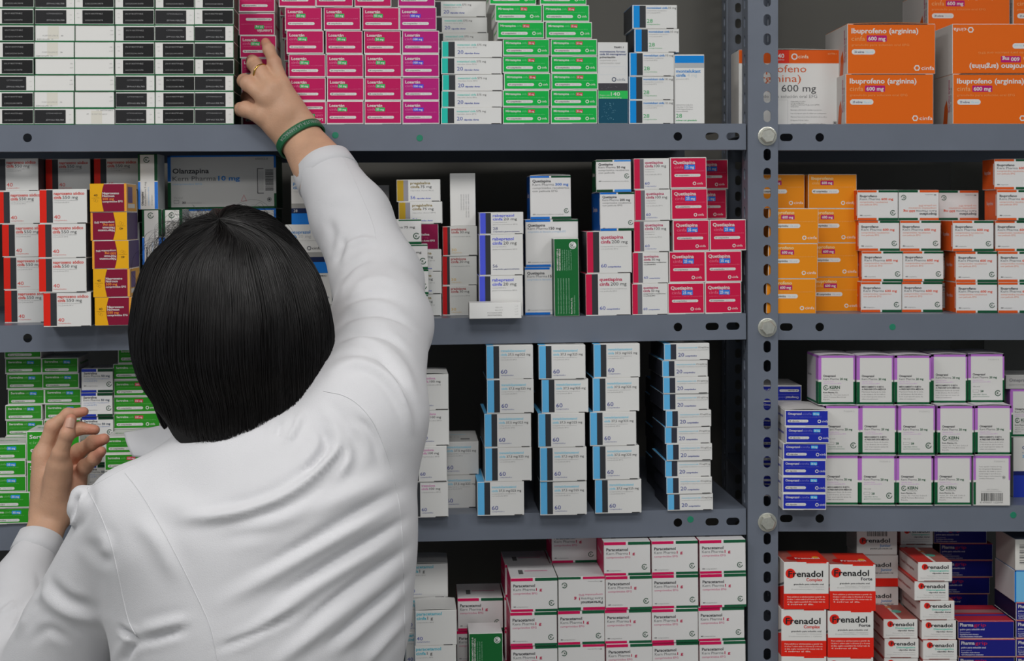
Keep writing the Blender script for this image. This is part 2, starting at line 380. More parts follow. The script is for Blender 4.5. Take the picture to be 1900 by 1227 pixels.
def arg(key, lid):
    w, h, d = 163, 93, 150
    c = Carton(key, w, h, d, 1.0, front=(214,96,10), sides=(186,180,176), top=(205,120,50), desc='orange ibuprofeno (arginina) carton')
    c.T('Ibuprofeno (arginina)', 7.5, 17.5, 9.2, WHITE, 124, True); c.T('cinfa', 7.5, 31.5, 8.5, (238,160,104), 25)
    c.RR(36, 21.5, 37, 11.5, (172,16,104), 1.5); c.T('600 mg', 38.5, 30.8, 7, WHITE, 32, True)
    c.T('granulado para solución oral EFG', 7.5, 41, 4, (236,146,84), 107)
    c.RR(8, 47, 43.5, 10, WHITE); c.T('20 sobres', 13, 54, 4, (70,80,110), 18, True); c.T('Vía oral', 33.5, 54, 3.6, (120,190,225), 14)
    c.ring(129, 82, 6, 2.4, WHITE, n=6); c.T('cinfa', 137, 85.5, 7, (240,226,214), 24)
    c.R(11, .4, 137, 1.1, (70,34,20), 2)
    c.face = 'L'; c.T('Ibuprofeno (arginina)', d-16, h*.75, 6, (168,24,90), 60, True, rot=90); c.T('cinfa 600 mg', d-7, h*.75, 5, (90,80,80), 45, False, rot=90)
    c.poly([(d-50,h),(d-42,h*.62),(d-30,h*.5),(d-24,h*.7),(d-28,h)], (190,80,20)); c.face = 'F'
    return reg(key, c)
arg('argi', 1)
c = Carton('argw', 188, 141, 70, .975, front=(214,213,210), sides=(210,205,200), desc='white and orange upright ibuprofeno (arginina) carton')
c.R(0,0,188,24.5,(214,88,16)); c.R(60,0,33,24.5,(208,44,22),2); c.T('40',72,14.5,8,WHITE,12,True); c.T('sobres',72,19,3,WHITE,12)
c.ring(103,12,6,2.2,WHITE,n=20); c.T('cinfa',110,15,6.5,(245,215,190),19); c.T('627706.1',165,8,3,(240,170,120),16)
c.T('Ibuprofeno',21,41,13.5,(204,92,42),104); c.T('(arginina)',21,59,13.5,(204,92,42),94); c.T('cinfa',21,77,13,(204,92,42),48); c.T('600 mg',79,77,13,(62,62,64),64)
c.T('granulado para solución oral EFG',18,88.5,6,(140,140,140),127)
c.R(90,92,.6,45,(190,190,190)); c.R(20,92,70,.6,(190,190,190))
for i, t in enumerate(['Composición por sobre:','600 mg de ibuprofeno','Arginina, sacarosa (1,03 g) y otros (E954),','excipientes.','','Para mayor información consultar el prospecto.','','Leer el prospecto antes de utilizar este medicamento.','','Mantener fuera de la vista y del alcance de los niños.','','El Viguera 10 El 4-11,45 h']):
    if t: c.T(t, 96, 96+i*3.2, 2.3, G, len(t)*1.25)
c.T('MEDICAMENTO SUJETO A PRESCRIPCIÓN MÉDICA',96,139,2.8,DG,65,True); c.ring(178,135,3.5,.6,DG); c.disc(178,135,1.8,DG)
reg('argw', c)
# --- maker A, white cartons with two stripes at the side
def striped(key, w, h, d, c1, s0, s1, s2, L1, L2, f1, f2, f3, col, cnt, ccol, cntb, cap=6, t0=None, cw=11, cc=7, lines=(), unit='comprimidos', uw=23, inline=False, strength=(58,58,60), dark=(50,52,56), sc=1.0, white=(208,208,206), desc='', y0=10.5, y1=17.8, ubold=False, dk=(.78,.95)):
    c = Carton(key, w, h, d, sc, front=white, sides=dark, right=(60,62,66), top=(192,192,190), desc=desc)
    c.R(s0, 1.2, s1-s0, h-2.6, c1); c.R(s1, 1.2, s2-s1, h-2.6, dark)
    t = t0 if t0 is not None else s2+2
    c.T(L1, t, y0, cap, col, f1, True)
    if L2[0]: c.T(L2[0], t, y1, cap, col, f2, True)
    c.T(L2[1], t+(f2+2 if L2[0] else 0) if y1 != y0 else t+f1+1.5, y1, cap, strength, f3)
    for i, (tx, v, fw, b) in enumerate(lines): c.T(tx, t, v, 2.0, DG if b else (150,150,150), fw, b)
    c.T(cnt, t, cntb, cc, ccol, cw)
    if inline: c.T(unit, t+cw+2, cntb, cc*.42, ccol, uw, True)
    else: c.T(unit, t, cntb+4, 2.2, ccol, uw, ubold)
    c.strip(.93, WHITE, dark=dk)
    c.face = 'T'; c.T(L1, w*.3, d*.4, min(7, d*.1), col, w*.45, True); c.T('3 4 1 5', w*.3, d*.62, 6, G, w*.3); c.R(w*.62, d*.7, w*.2, d*.12, G); c.R(0, 0, s1, d, c1)
    c.face = 'L'; c.R(d-3, 0, 3, h, c1)
    c.face = 'F'
    return reg(key, c)
EFG = 'con película EFG'; REC = 'comprimidos recubiertos'
striped('nap', 86.5, 63.4, 58, (210,34,20), 0, 12.5, 24, 'naproxeno sódico', ('cinfa','550 mg'), 56, 14, 28, (198,66,58), '40', (205,60,52), 54.5, cap=5.6, lines=((REC,21.5,44,0),(EFG,25.2,28,0)), cw=11.5, uw=24, sc=1.045, desc='white naproxeno sódico carton with red stripe', dk=(.79,.98))
striped('met', 113, 30.7, 95, (32,178,162), 1.5, 12.5, 24.5, 'metamizol cinfa', ('','575 mg'), 35, 0, 17.5, (110,196,186), '20', (52,74,158), 24, cap=3.6, y0=8.6, y1=8.6, t0=29.5, lines=(('cápsulas duras EFG',13,36,0),), cw=11, uw=28, inline=True, unit='cápsulas duras', sc=1.013, desc='white metamizol carton with turquoise stripe', dk=(.83,.98), strength=(92,92,92))
striped('mon', 84, 44, 95, (0,132,208), 2, 13.5, 25, 'montelukast cinfa', ('','10 mg'), 39, 0, 15, (50,130,196), '28', (44,160,92), 33, cap=3.8, y0=7.2, y1=7.2, t0=27, lines=((REC,11.4,37,0),(EFG,15.4,25,0)), cw=11, cc=7, uw=25, sc=1.005, desc='white montelukast 10 mg carton with blue stripe', dk=(.76,.92), strength=(92,92,92))
striped('tra60', 86, 62.2, 125, (90,170,218), 1, 13, 23.5, 'tramadol/paracetamol', ('cinfa','37,5 mg/325 mg'), 45, 11.5, 41, (132,196,226), '60', (44,58,140), 52, cap=4.2, y0=12, y1=19, t0=26.5, lines=((REC,23.5,44,0),(EFG,27.4,29,0)), cw=11.5, cc=7.5, uw=23, sc=1.005, desc='white tramadol/paracetamol 60 tablet carton', dk=(.79,.96))
striped('tra20', 85, 30.7, 125, (90,170,218), 1, 12, 22.5, 'tramadol/paracetamol cinfa', ('','37,5 mg/325 mg'), 36, 0, 20, (150,200,224), '20', (44,58,140), 24.3, cap=2.8, y0=9, y1=9, t0=26, lines=((REC+' '+EFG,13,57,0),), cw=11, cc=7, uw=22, inline=True, sc=1.003, desc='slim white tramadol/paracetamol 20 tablet carton', dk=(.78,.96), dark=(48,50,60))
striped('tzd', 68, 65.4, 90, (184,80,154), 0, 9, 16.5, 'trazodona', ('cinfa','100 mg'), 25, 12.5, 20, (202,140,180), '60', (44,58,140), 54, cap=4, y0=9, y1=15, t0=19, lines=(('comprimidos EFG',20.4,35,0),), cw=9.5, cc=6, uw=21, sc=1.01, desc='white trazodona 100 mg carton', dk=(.65,.98))
striped('pred', 66, 56.4, 70, (178,20,24), .5, 9, 14, 'prednisona', ('cinfa','30 mg'), 29, 14.5, 18.5, (160,62,66), '30', (200,164,86), 47.5, cap=4.6, y0=8, y1=13.5, t0=16.5, lines=(('comprimidos EFG',20.5,36,0),), cw=9.5, cc=5, uw=20, sc=1.012, desc='white prednisona carton with dark red stripe', white=(196,196,192), dk=(.75,.98))
def rab(key, h, cnt, cb): striped(key, 82.5, h, 70, (72,84,204), 1, 11.5, 21.5, 'rabeprazol', ('cinfa','20 mg'), 40, 18.5, 25, (92,102,206), cnt, (60,68,120), cb, cap=5.6 if h > 60 else 4.6, y0=11 if h > 60 else 8.5, y1=19 if h > 60 else 15.2, t0=25, lines=(('comprimidos',24 if h > 60 else 20,26,0),('gastrorresistentes EFG',29 if h > 60 else 24,46,0)), cw=9, cc=5.5, uw=50, unit='comprimidos gastrorresistentes', ubold=True, sc=1.012, desc='white rabeprazol carton with blue stripe', dk=(.8,.97))
rab('rab56', 76.8, '56', 62); rab('rab28', 41.5, '28', 33.5)
striped('prg', 83, 42, 100, (172,140,34), 1, 13, 22, 'pregabalina', ('cinfa','75 mg'), 38, 17.5, 21, (140,124,76), '56', (58,78,180), 37, cap=4.6, y0=9, y1=16, t0=26, lines=(('cápsulas duras EFG',22,44,0),), cw=9.5, cc=6, uw=27, inline=True, unit='cápsulas duras', sc=1.013, dark=(140,138,146), desc='white pregabalina carton with gold stripe', dk=(.8,.97))
striped('que200', 84, 78.2, 75, (190,22,66), .5, 11.5, 23, 'quetiapina', ('cinfa','200 mg'), 42.5, 18.5, 30, (182,44,84), '60', (48,70,160), 67.5, cap=6, y0=14, y1=22.8, t0=26, lines=((REC,29.5,51,0),(EFG,34,32,0)), cw=10.5, cc=6.5, uw=25, inline=True, sc=1.006, desc='white quetiapina 200 mg carton', dk=(.68,.98))
striped('que100', 66.5, 57.9, 75, (190,22,66), .5, 11, 18.5, 'quetiapina', ('cinfa','100 mg'), 34, 15.5, 22.5, (176,62,98), '60', (48,70,160), 48.8, cap=4.8, y0=10, y1=16.6, t0=20.5, lines=(('comprimidos',21.5,18,0),('recubiertos',25.8,18,0),(EFG,31,31,0)), cw=8.5, cc=5, uw=21, sc=1.004, dark=(104,104,110), desc='white quetiapina 100 mg carton', dk=(.7,.97))
striped('que50', 66.5, 57.9, 75, (190,22,66), .5, 10, 18.5, 'quetiapina', ('cinfa','50 mg'), 28, 13, 15.5, (176,62,98), '60', (70,90,170), 49, cap=4.2, y0=9.6, y1=15.5, t0=20.5, lines=((REC,19.8,42,1),(EFG,23.6,22,1)), cw=7.5, cc=4.5, uw=21, inline=True, sc=1.004, dark=(104,104,110), desc='white quetiapina 50 mg carton', dk=(.7,.97))
striped('parc', 76, 64, 75, (70,150,190), 0, 0.2, .4, 'paracetamol', ('cinfa','1 g'), 46, 18, 10, (84,178,196), '40', (52,72,160), 54, cap=5.6, y0=8.5, y1=16.5, t0=2.5, lines=(('comprimidos EFG',22.5,31,0),), cw=11, cc=6.5, uw=24, sc=1.006, desc='white paracetamol carton with turquoise lettering', dk=(.68,.9), dark=(56,60,66))
c = Carton('mon4', 56, 129, 60, 1.005, front=(212,212,210), sides=(200,200,200), desc='tall white montelukast carton with blue top band', top=(60,140,200))
c.R(.8,2.5,54.4,13.5,(0,124,204)).R(.8,16,54.4,9,(168,170,172)).R(.8,25,.8,102,(190,190,190)); c.T('montelukast',3,34,6,(50,130,196),46,True); c.T('cinfa',3,41.5,5.6,(50,130,196),18,True); c.T('4 mg',24,41.5,6,(188,196,200),18); c.T('granulado EFG',3,47,2.4,LG,24)
c.lines(['Laboratorios Cinfa, S.A.','Olaz-Chipi, 10. Pol. Areta','31620 Huarte-Pamplona','Navarra (ESPAÑA)'],3,95,4,2.2,G,31); c.T('28',2.5,118,7.5,(44,160,92),11); c.T('sobres con granulado',2.5,124,2.8,(44,160,92),39,True); reg('mon4', c)
c = Carton('mome', 56.2, 151.5, 60, 1.005, front=(206,206,205), sides=(40,70,84), desc='tall mometasona nasal spray carton with dark teal base')
c.T('706401.1',30,11,3.2,DG,18,True); c.T('mometasona furoato',3.5,19,3.6,(70,86,130),48,True); c.T('cinfa 50 microgramos/',3.5,24,3.6,(70,86,130),50,True); c.T('pulverización',3.5,29.5,3.6,DG,29,True); c.T('suspensión para',3.5,35,3,LG,32); c.T('pulverización nasal',3.5,40,3,LG,38)
for a in ((3,45,49,.5),(3,60,49,.5),(3,45,.5,15),(51.5,45,.5,15)): c.R(*a,(190,196,202))
c.ring(30,69,4.2,1.5,(52,66,92),n=20); c.T('cinfa',36,71.5,4.8,(120,126,140),15); c.R(.6,76,55,14,(62,60,66)); c.R(.6,90,55,15,(40,178,82)); c.T('140',24,99.5,7,WHITE,17); c.T('Frasco con',3.5,99.5,2.5,WHITE,18); c.T('pulverizaciones/18 g',3.5,104,2.5,WHITE,40); c.R(.6,105,55,45.5,(10,70,92))
rr = random.Random(3)
for i in range(46): c.disc(6+rr.random()*26, 112+rr.random()*32, .45, (110,160,175), 2, 6)
for i in range(12): c.disc(6+rr.random()*30, 79+rr.random()*8, .4, (130,130,135), 2, 6)
reg('mome', c)
c = Carton('pan', 80, 91, 75, 1.012, front=(204,202,198), sides=(150,152,156), right=(172,176,182), desc='pantoprazol 20 mg carton with blue base band')
c.R(0,52,80,9,(150,148,144)).R(0,61,80,9.5,(22,36,72)).R(0,70.5,80,20.5,(22,112,196)); c.T('pantoprazol',3.5,17,6,(70,126,180),43,True); c.T('cinfa',3.5,25,5.8,(70,126,180),18,True); c.T('20 mg',24,25,5.8,(170,170,168),24); c.T('comprimidos gastrorresistentes EFG',3.5,31,2.2,LG,60); c.ring(44,44.5,4.3,1.3,(40,44,60),n=6); c.T('cinfa',49.5,47,5.2,DG,17); c.T('28',4,68,5,WHITE,7); reg('pan', c)
c = Carton('pan2', 86, 86, 75, 1.012, front=(196,194,190), sides=(150,152,156), right=(172,176,182), desc='pantoprazol carton printed with a faint grey pattern')
c.R(0,58,86,9,(150,148,144)).R(0,67,86,19,(22,112,196)); c.T('703453.2',60,6.5,3,DG,16,True); c.T('cinfa',64,47,4.5,(60,66,90),17)
for i in range(8): c.poly([(30+i*6,50-i*3),(31+i*6,50-i*3),(54+i*3,14+i*2),(53+i*3,14+i*2)], (172,166,160))
reg('pan2', c)
# --- maker B, white cartons framed in two colours
def kernc(key, w, h, d, A, title, tf, stren, sf, sub, subfit, cnt, B=(22,86,56), cap=5.5, y=18, kf=40, dy=7, logo=None, sc=1.0, bh=5.5, split=.47, desc='', sides=None, subcol=None, strcol=None, top=(196,195,196), cy=None, x0=4.5, flipb=False, botA=True):
    B2 = tuple(int(x*.75) for x in B)
    c = Carton(key, w, h, d, sc, front=(210,209,208), sides=sides or A, right=B2, top=top, desc=desc)
    a, b = (A, B) if not flipb else (B, A)
    c.R(.3, .6, w*split, bh, a).R(w*(split+.05), .6, w*(.95-split), bh, b)
    c.R(.3, h-4.6, w*split, 4.4, tuple(int(v*.85) for v in a) if False else a).R(w*(split+.05), h-4.6, w*(.95-split), 4.4, b)
    c.T(title, x0, y, cap, DG, tf, True); c.T('Kern Pharma', x0, y+dy, cap*.95, (112,112,114), kf); c.T(stren, x0+kf+2, y+dy, cap*.95, strcol or A, sf, True)
    for i, t in enumerate(sub): c.T(t, x0, y+dy*(2+i)-.8*i-.5, cap*.72, subcol or tuple(int(v*.6+80) for v in A), subfit[i])
    c.T(cnt[0], x0, (cy or h-8), 2.4, DG, 5, True); c.T(cnt[1], x0+6, (cy or h-8), 2.2, G, cnt[2])
    lg = logo or (w*.88, h*.77, 5); c.kern(*lg)
    c.face = 'L'; c.R(d-6, h*.15, 3.5, h*.7, (204,200,200)); c.T(title, d*.2, h*.5, h*.12, (205,190,190), d*.5)
    c.face = 'T'; c.lines(['Composición por comprimido: excipientes c.s.','Leer todo el prospecto detenidamente antes','de empezar a tomar el medicamento'], w*.42, d*.3, d*.12, 2.2, G, w*.5); c.R(w*.2, d*.45, w*.1, d*.3, (90,90,90)); c.R(w*.34, d*.5, w*.5, d*.05, (196,120,150))
    c.face = 'F'
    return reg(key, c)
kernc('kpar', 86, 62.3, 95, (196,16,82), 'Paracetamol', 40, '1 g', 11, ['comprimidos EFG'], [44], ('40','comprimidos',21), sc=1.006, desc='white paracetamol 1 g carton with crimson and green bands', cap=5.2, y=17, logo=(75,47,5.2), strcol=(184,20,74))
kernc('kibu', 75.5, 56.6, 58, (206,82,28), 'Ibuprofeno', 32, '600 mg', 22, ['comprimidos recubiertos','con película EFG'], [52,33], ('40','comprimidos',15), B=(16,76,48), desc='white ibuprofeno 600 mg carton with orange and green bands', cap=4.3, y=13.5, dy=5.5, kf=38, logo=(66,42.5,5), strcol=(214,84,52), subcol=(224,142,118), bh=4, sc=.985)
kernc('kq300', 77, 82, 75, (24,104,190), 'Quetiapina', 35, '300 mg', 25, ['comprimidos recubiertos','con película EFG'], [69,47], ('60','comprimidos recubiertos con película',52), sc=1.005, desc='white quetiapina 300 mg carton with blue and green bands', cap=5, y=12.5, dy=6.5, kf=41, logo=(68,66.5,4.6), subcol=(118,118,118), B=(18,70,44), sides=(14,74,146), bh=3.5)
kernc('kq150', 100, 90, 75, (24,104,190), 'Quetiapina', 33, '150 mg', 23, ['comprimidos de liberación prolongada EFG'], [72], ('60','comprimidos de liberación prolongada',45), sc=1.008, desc='wide white quetiapina 150 mg carton with blue and green bands', cap=5, y=13.5, dy=6, kf=38, logo=(90,74,4.6), subcol=(150,180,206), strcol=(60,60,62), B=(18,70,44), sides=(14,74,146), bh=4)
kernc('kq200', 65, 72, 95, (24,104,190), 'Quetiapina', 27, '200 mg', 19.5, ['comprimidos recubiertos','con película EFG'], [54,37], ('60','comprimidos recubiertos',48), sc=1.005, desc='white quetiapina 200 mg carton with dark blue side', cap=4.2, y=11, dy=5.5, kf=30.5, logo=(57,57,4.6), subcol=(118,118,118), strcol=(60,60,62), B=(18,70,44), sides=(14,74,146), bh=3.4, cy=68)
kernc('kq50', 65, 60, 60, (50,130,206), 'Quetiapina', 27, '50 mg', 16, ['comprimidos recubiertos','con película'], [57,30], ('60','comprimidos recubiertos con película',50), sc=1.005, desc='white quetiapina 50 mg carton with green and blue bands', cap=4.2, y=10.5, dy=5.5, kf=32, logo=(57,30.5,4.6), subcol=(118,118,118), strcol=(60,60,62), B=(18,66,40), sides=(18,66,40), bh=3, flipb=True, cy=41)
kernc('kser', 59, 45.5, 60, (30,50,156), 'Sertralina', 25, '50 mg', 16, ['comprimidos recubiertos','con película EFG'], [48,25], ('30','comprimidos',20), sc=1.02, desc='white sertralina 50 mg carton with navy and green bands', cap=4, y=11, dy=5, kf=31, logo=(52,30,5), subcol=(130,150,190), strcol=(50,70,90), B=(14,60,36), sides=(26,44,130), bh=5.5, cy=34)
kernc('kgen', 86, 46, 70, (30,104,66), 'Pregabalina', 40, '75 mg', 20, ['cápsulas duras EFG'], [44], ('56','cápsulas',18), sc=1.013, desc='white carton with green edges and a round green mark', cap=4.2, y=11, dy=5.5, kf=48, logo=(77,31,6), subcol=(140,140,140), strcol=(90,90,90), B=(20,86,52), bh=2.5)
def kome(key, kind):
    w, h, d = 68, 92.6, 75
    c = Carton(key, w, h, d, 1.0, front=(206,205,202), sides=(180,176,180), right=(24,74,48), top=(196,190,196), desc={'A':'omeprazol carton with a large round green mark','B':'omeprazol carton with paragraphs of small print','C':'omeprazol carton with the number 28 above a round mark','D':'omeprazol carton with a barcode at its foot'}[kind])
    pu, gr = (172,106,190), (16,84,50)
    c.R(0,0,w,4.5,pu)
    if kind != 'D': c.R(0,0,5.5,45,pu).R(0,49,5.5,41.5,gr).R(0,86.5,w,4,gr).R(w-3,0,3,45,pu).R(w-3,49,3,41.5,gr)
    else: c.R(0,0,4.5,45,pu).R(0,49,4.5,41.5,gr).R(w-3,0,3,45,pu)
    c.R(0,0,w,.6,(60,40,60))
    if kind != 'D':
        c.T('Omeprazol',9,40,4,DG,23,True); c.T('Kern Pharma',9,45.5,3.8,(112,112,114),29); c.T('20 mg',40,45.5,3.8,(24,90,56),14,True)
        c.T('cápsulas duras',9,49.5,2,(200,150,208),20); c.T('gastrorresistentes EFG',9,53,2,(200,150,208),33)
    if kind == 'A':
        c.kern(14,60,4.8); c.T('KERN',21,62,5.5,(18,72,45),19,True); c.T('PHARMA',21,65.5,2,G,18); c.T('Kern Pharma, S.L.',9,70,2.5,DG,28,True); c.T('Venus, 72 - Pol. Ind. Colón II',9,74.5,2.3,G,47); c.T('08228 Terrassa (Barcelona)',9,78.5,2.3,G,42); c.T('España',9,82.5,2.3,G,12)
    if kind == 'B':
        c.T('MEDICAMENTO SUJETO',9,59.5,2.8,DG,41,True); c.T('A PRESCRIPCIÓN MÉDICA',9,64,2.8,DG,45,True); c.lines(['Mantener fuera de la vista','y del alcance de los niños.','Leer el prospecto antes de','utilizar este medicamento.'],9,68.5,4.4,2.3,G,44)
    if kind == 'C':
        c.T('712209.2',38,11.5,2.6,LG,20); c.T('Vía oral',9,62,2.3,G,13)
        for a in ((9,67,11,.4),(9,71.5,11,.4),(9,67,.4,4.5),(20,67,.4,4.5)): c.R(*a,G)
        c.T('28',23,71.5,3.6,(30,90,60),6,True); c.T('cápsulas duras',9,76.5,2.2,(80,130,105),26); c.T('gastrorresistentes',9,80.5,2.2,(80,130,105),31); c.kern(56,73.5,5.6)
    if kind == 'D':
        c.T('712209.2',38,11.5,2.6,LG,20); c.lines(['Cada cápsula contiene 20 mg','de omeprazol. Excipientes:','almidón de maíz y otros','excipientes.','Para mayor información','consultar el prospecto.'],10,21,4.4,2.1,G,42); c.ring(56,40,3,.6,G); c.disc(56,40,1.6,G)
        x = 14
        rb = random.Random(5)
        while x < 54: wd = rb.choice([.7,1.1,1.6]); c.R(x,69,wd,15,(70,70,70)); x += wd+rb.choice([.7,1.1])
        c.T('8 470007 122098',12,88,3,G,42); c.T('CN 712209.2',24,63.5,2,G,22); c.T('Lote y caducidad en el envase',14,66.5,1.8,G,38)
    if kind != 'D': c.face = 'L'; c.R(2,0,d,4.5,pu).R(d-16,0,16,45,pu).R(d-16,49,16,41.5,gr).R(0,86.5,d,4,gr); c.T('Omeprazol',8,42,4,DG,23); c.face = 'F'
    return reg(key, c)
for q in 'ABCD': kome('kome'+q, q)
def olan(key, w, h, kind):
    if kind == 's':
        c = Carton(key, w, h, 70, 1.0, front=(206,205,202), sides=(20,66,42), right=(150,154,156), desc='narrow upright olanzapina carton, green above and blue below')
        c.R(0,0,4,50,(20,70,42)).R(0,52,4,50,(44,112,200)).R(w-6,0,6,50,(20,70,42)).R(w-6,52,6,50,(44,112,200)); c.R(0,0,w,1.5,(20,70,42))
        c.kern(16,11,5.6); c.T('Olanzapina',9.5,96,3.6,DG,26,True,rot=90); c.T('Kern Pharma 5 mg',14.5,96,3.4,G,44,False,rot=90); c.T('comprimidos EFG',20,96,2.4,(120,170,215),34,False,rot=90); c.T('28 comprimidos',26,96,2.2,G,20,False,rot=90)
    else:
        c = Carton(key, w, h, 120, 0.968, front=(200,199,196), sides=(20,66,42), right=(20,66,42), desc='wide olanzapina 10 mg carton with blue and green frame')
        g, b = (16,78,44), (30,106,190)
        c.R(0,0,w,3,b).R(0,0,6,48,b).R(0,50,6,48,g).R(0,h-4,w,4,g).R(w-4,0,4,24,b).R(w-4,h*.72,4,h*.28,g)
        c.T('Olanzapina',9,33,9,DG,67,True); c.T('Kern Pharma',9,47,8.5,(100,100,100),80); c.T('10 mg',93,47,8.5,(38,118,192),40,True); c.T('comprimidos EFG',9,54.5,3.4,(130,176,212),54)
        c.T('Vía oral',11,80,3.4,LG,16); c.T('30',26,89.5,4,DG,7,True); c.T('comprimidos',34,89.5,3.2,LG,28); c.T('656552.8',162,9,3.6,G,23)
        for a in ((11,83,9,.5),(11,88.5,9,.5),(11,83,.5,5.5),(20,83,.5,5.5)): c.R(*a,G)
        for a in ((165,25,12,1.2),(165,25,1.4,47),(165,70.8,12,1.2)): c.R(*a,(50,50,50))
        for i in range(5): c.R(169+i*1.7,30,.5,36,LG)
        y = 27; rb = random.Random(9)
        while y < 66: hh = rb.choice([.5,.9,1.4]); c.R(180,y,15,hh,(80,80,80)); y += hh+rb.choice([.5,.9])
        c.poly([(140,73),(146,86),(134,86)], (196,150,150)); c.poly([(140,76),(144,85),(136,85)], (200,199,196), 2); c.ring(187,83,4,.8,DG); c.disc(187,83,2,DG)
    return reg(key, c)
olan('olas', 36, 103, 's'); olan('olab', 200, 99.7, 'b')
c = Carton('norm', 67, 52.6, 90, 1.045, front=(122,16,48), sides=(70,50,90), right=(205,150,60), top=(200,150,60), desc='maroon and yellow naproxeno carton')
ye = (226,160,20)
c.poly([(0,0),(26,0),(23.5,8),(21.5,18),(21,27),(22,38),(25,52),(0,52)], ye); c.R(63,0,4,52,(220,150,50))
c.T('Naproxeno',23,20,4.2,WHITE,30.5,True); c.T('Normon',23,25,4.2,WHITE,22,True); c.T('500 mg',23,30.5,4.2,(226,130,60),21,True); c.T('comprimidos EFG',23,35,3.4,WHITE,37,True)
c.T('40',7,23.5,4,(90,60,20),7,True); c.T('comprimidos',3,27,1.6,(90,60,20),15); c.ring(12,32,2.6,.4,(160,110,30)); c.ring(8.5,30.5,2.4,.4,(160,110,30))
c.face = 'R'; c.R(12,6,40,30,(84,60,110)); c.R(12,38,60,8,(200,196,190)); c.face = 'F'; reg('norm', c)
c = Carton('pmag', 82, 48.5, 100, 1.013, front=(126,12,62), sides=(126,12,62), desc='dark magenta pregabalina carton')
c.T('pregabalina',35,22,4,WHITE,30,True,right=False); c.T('cinfa 25 mg',35,27.5,3.4,(170,60,110),28); c.T('cápsulas duras EFG',35,33.5,3.2,WHITE,40,True); reg('pmag', c)
def greenup(key, w, h, d, extra):
    c = Carton(key, w, h, d, 1.005, front=(20,96,46), sides=(16,60,36), top=(205,205,205), desc=extra)
    c.disc(w-11 if w < 50 else w-10, 13, 6.8 if w < 50 else 6, (226,230,226)); c.lay = 3
    c.ring(w-11 if w < 50 else w-10, 13, 5.2 if w < 50 else 4.8, 1, (20,96,46), 10, 300, lay=3); c.T('K', w-13.5 if w < 50 else w-12.4, 15.6, 5, (20,50,30), 5, True, lay=4)
    c.T('MEDICAMENTO SUJETO A', 8, h*.41 if w < 50 else 53, 2.8, WHITE, 40 if w < 50 else 46, True, rot=90); c.T('PRESCRIPCIÓN MÉDICA', 12.2, h*.41 if w < 50 else 53, 2.8, WHITE, 40 if w < 50 else 44, True, rot=90)
    t = ['Mantener fuera de la vista y','del alcance de los niños','Leer el prospecto antes de','utilizar este medicamento','Conservar a menos de 25 °C']
    for i in range(5 if w < 50 else 3): c.T(t[i], 16.5+i*4, h*.41 if w < 50 else 53, 2.1, (150,190,165), 38, rot=90)
    for i in range(5): c.T('Cada comprimido contiene excipientes y otros componentes autorizados', 8+i*5, h*.97, 2.2, (160,196,172), h*.46, rot=90)
    c.T('Kern Pharma, S.L.', 33, h*.97, 2.6, WHITE, 30, True, rot=90); c.T('08228 Terrassa, Barcelona', 38, h*.97, 2.1, (160,196,172), 34, rot=90)
    return reg(key, c)
greenup('gup', 46, 144, 40, 'upright dark green carton with white vertical print')
greenup('gup2', 62, 150, 62, 'upright dark green carton with a plain white top')
# --- plain ends with overprinted black panels
def endc(key, kind):
    c = Carton(key, 72.6, 30.6, 110, 1.025, front=(216,215,212), sides=(18,74,46), right=(14,58,34), top=(16,92,52), bottom=(16,92,52), desc={'K':'white carton end with black print panel','L':'white carton end with black print panel turned round','W':'plain white carton end','X':'white carton end with faint grey print'}[kind])
    c.R(0, 29, 72.6, 1.6, (20,104,58), 2); c.R(0, 0, 72.6, 1.0, (24,100,58), 2); c.R(71.7, 0, .9, 30.6, (20,90,52), 2)
    if kind == 'K':
        c.R(14.5,3.2,56.5,25,(24,24,25)); c.T('SN:YU8X7TP4BZ',19,11,2.6,(150,150,150),33,lay=3); c.T('2332323413878',19,23,2.6,(150,150,150),33,lay=3); c.T('PC:',5,10.5,2,LG,4.5); c.T('SN:',5,18,2,LG,4.5)
    if kind == 'L':
        c.R(.8,3.2,56.5,25,(34,34,36)); c.T('C7YHH0E3330',21,11,2.6,(140,140,142),30,lay=3); c.T('ZPP66LUEIL7BB',21,23,2.6,(160,160,162),33,lay=3); c.T('CN',63,13,2,LG,4); c.T('LO',64,22,2,LG,3.5)
    if kind == 'W':
        c.R(6,.4,56,.8,(90,88,80),3); c.T('CN:',64,11,2,G,5); c.T('LOT',64,18.5,2,G,6)
    if kind == 'X':
        c.R(23,2,20,24,(208,205,194)); c.T('FCFPU35.LPRUE',14,21,2.6,LG,28,lay=3); c.T('ZZPU33.LPR  12',3,27.5,2.2,G,30,lay=3); c.T('X8',47,21,2.4,G,4)
    return reg(key, c)
for q in 'KLWX': endc('end'+q, q)
c = Carton('wvert', 48, 100, 60, 1.0, front=(214,213,210), sides=(96,98,100), bottom=(30,70,48), desc='upright white carton end with faint vertical print')
for i in range(4): c.T('SN:2346-07P12 CAD 09-2021', 22+i*4.6, 84 if i > 1 else 70, 2.2, (150,150,150), 44 if i > 1 else 30, rot=90)
reg('wvert', c)
c = Carton('wsmall', 97, 29.5, 45, 1.02, front=(220,219,216), sides=(200,200,198), desc='small white carton end lying before the prednisona boxes')
c.T('CAD2 40-',48,10,2.4,LG,14); c.T('8ALOPC1',48,15,2.4,LG,14); c.T('PC:01233AUS872',34,20,2.6,G,27); c.T('SN:X9733EYE82L',34,24.5,2.6,G,27)
for i in range(4): c.T('LOT', 85, 8+i*5, 1.8, LG, 6)
reg('wsmall', c)
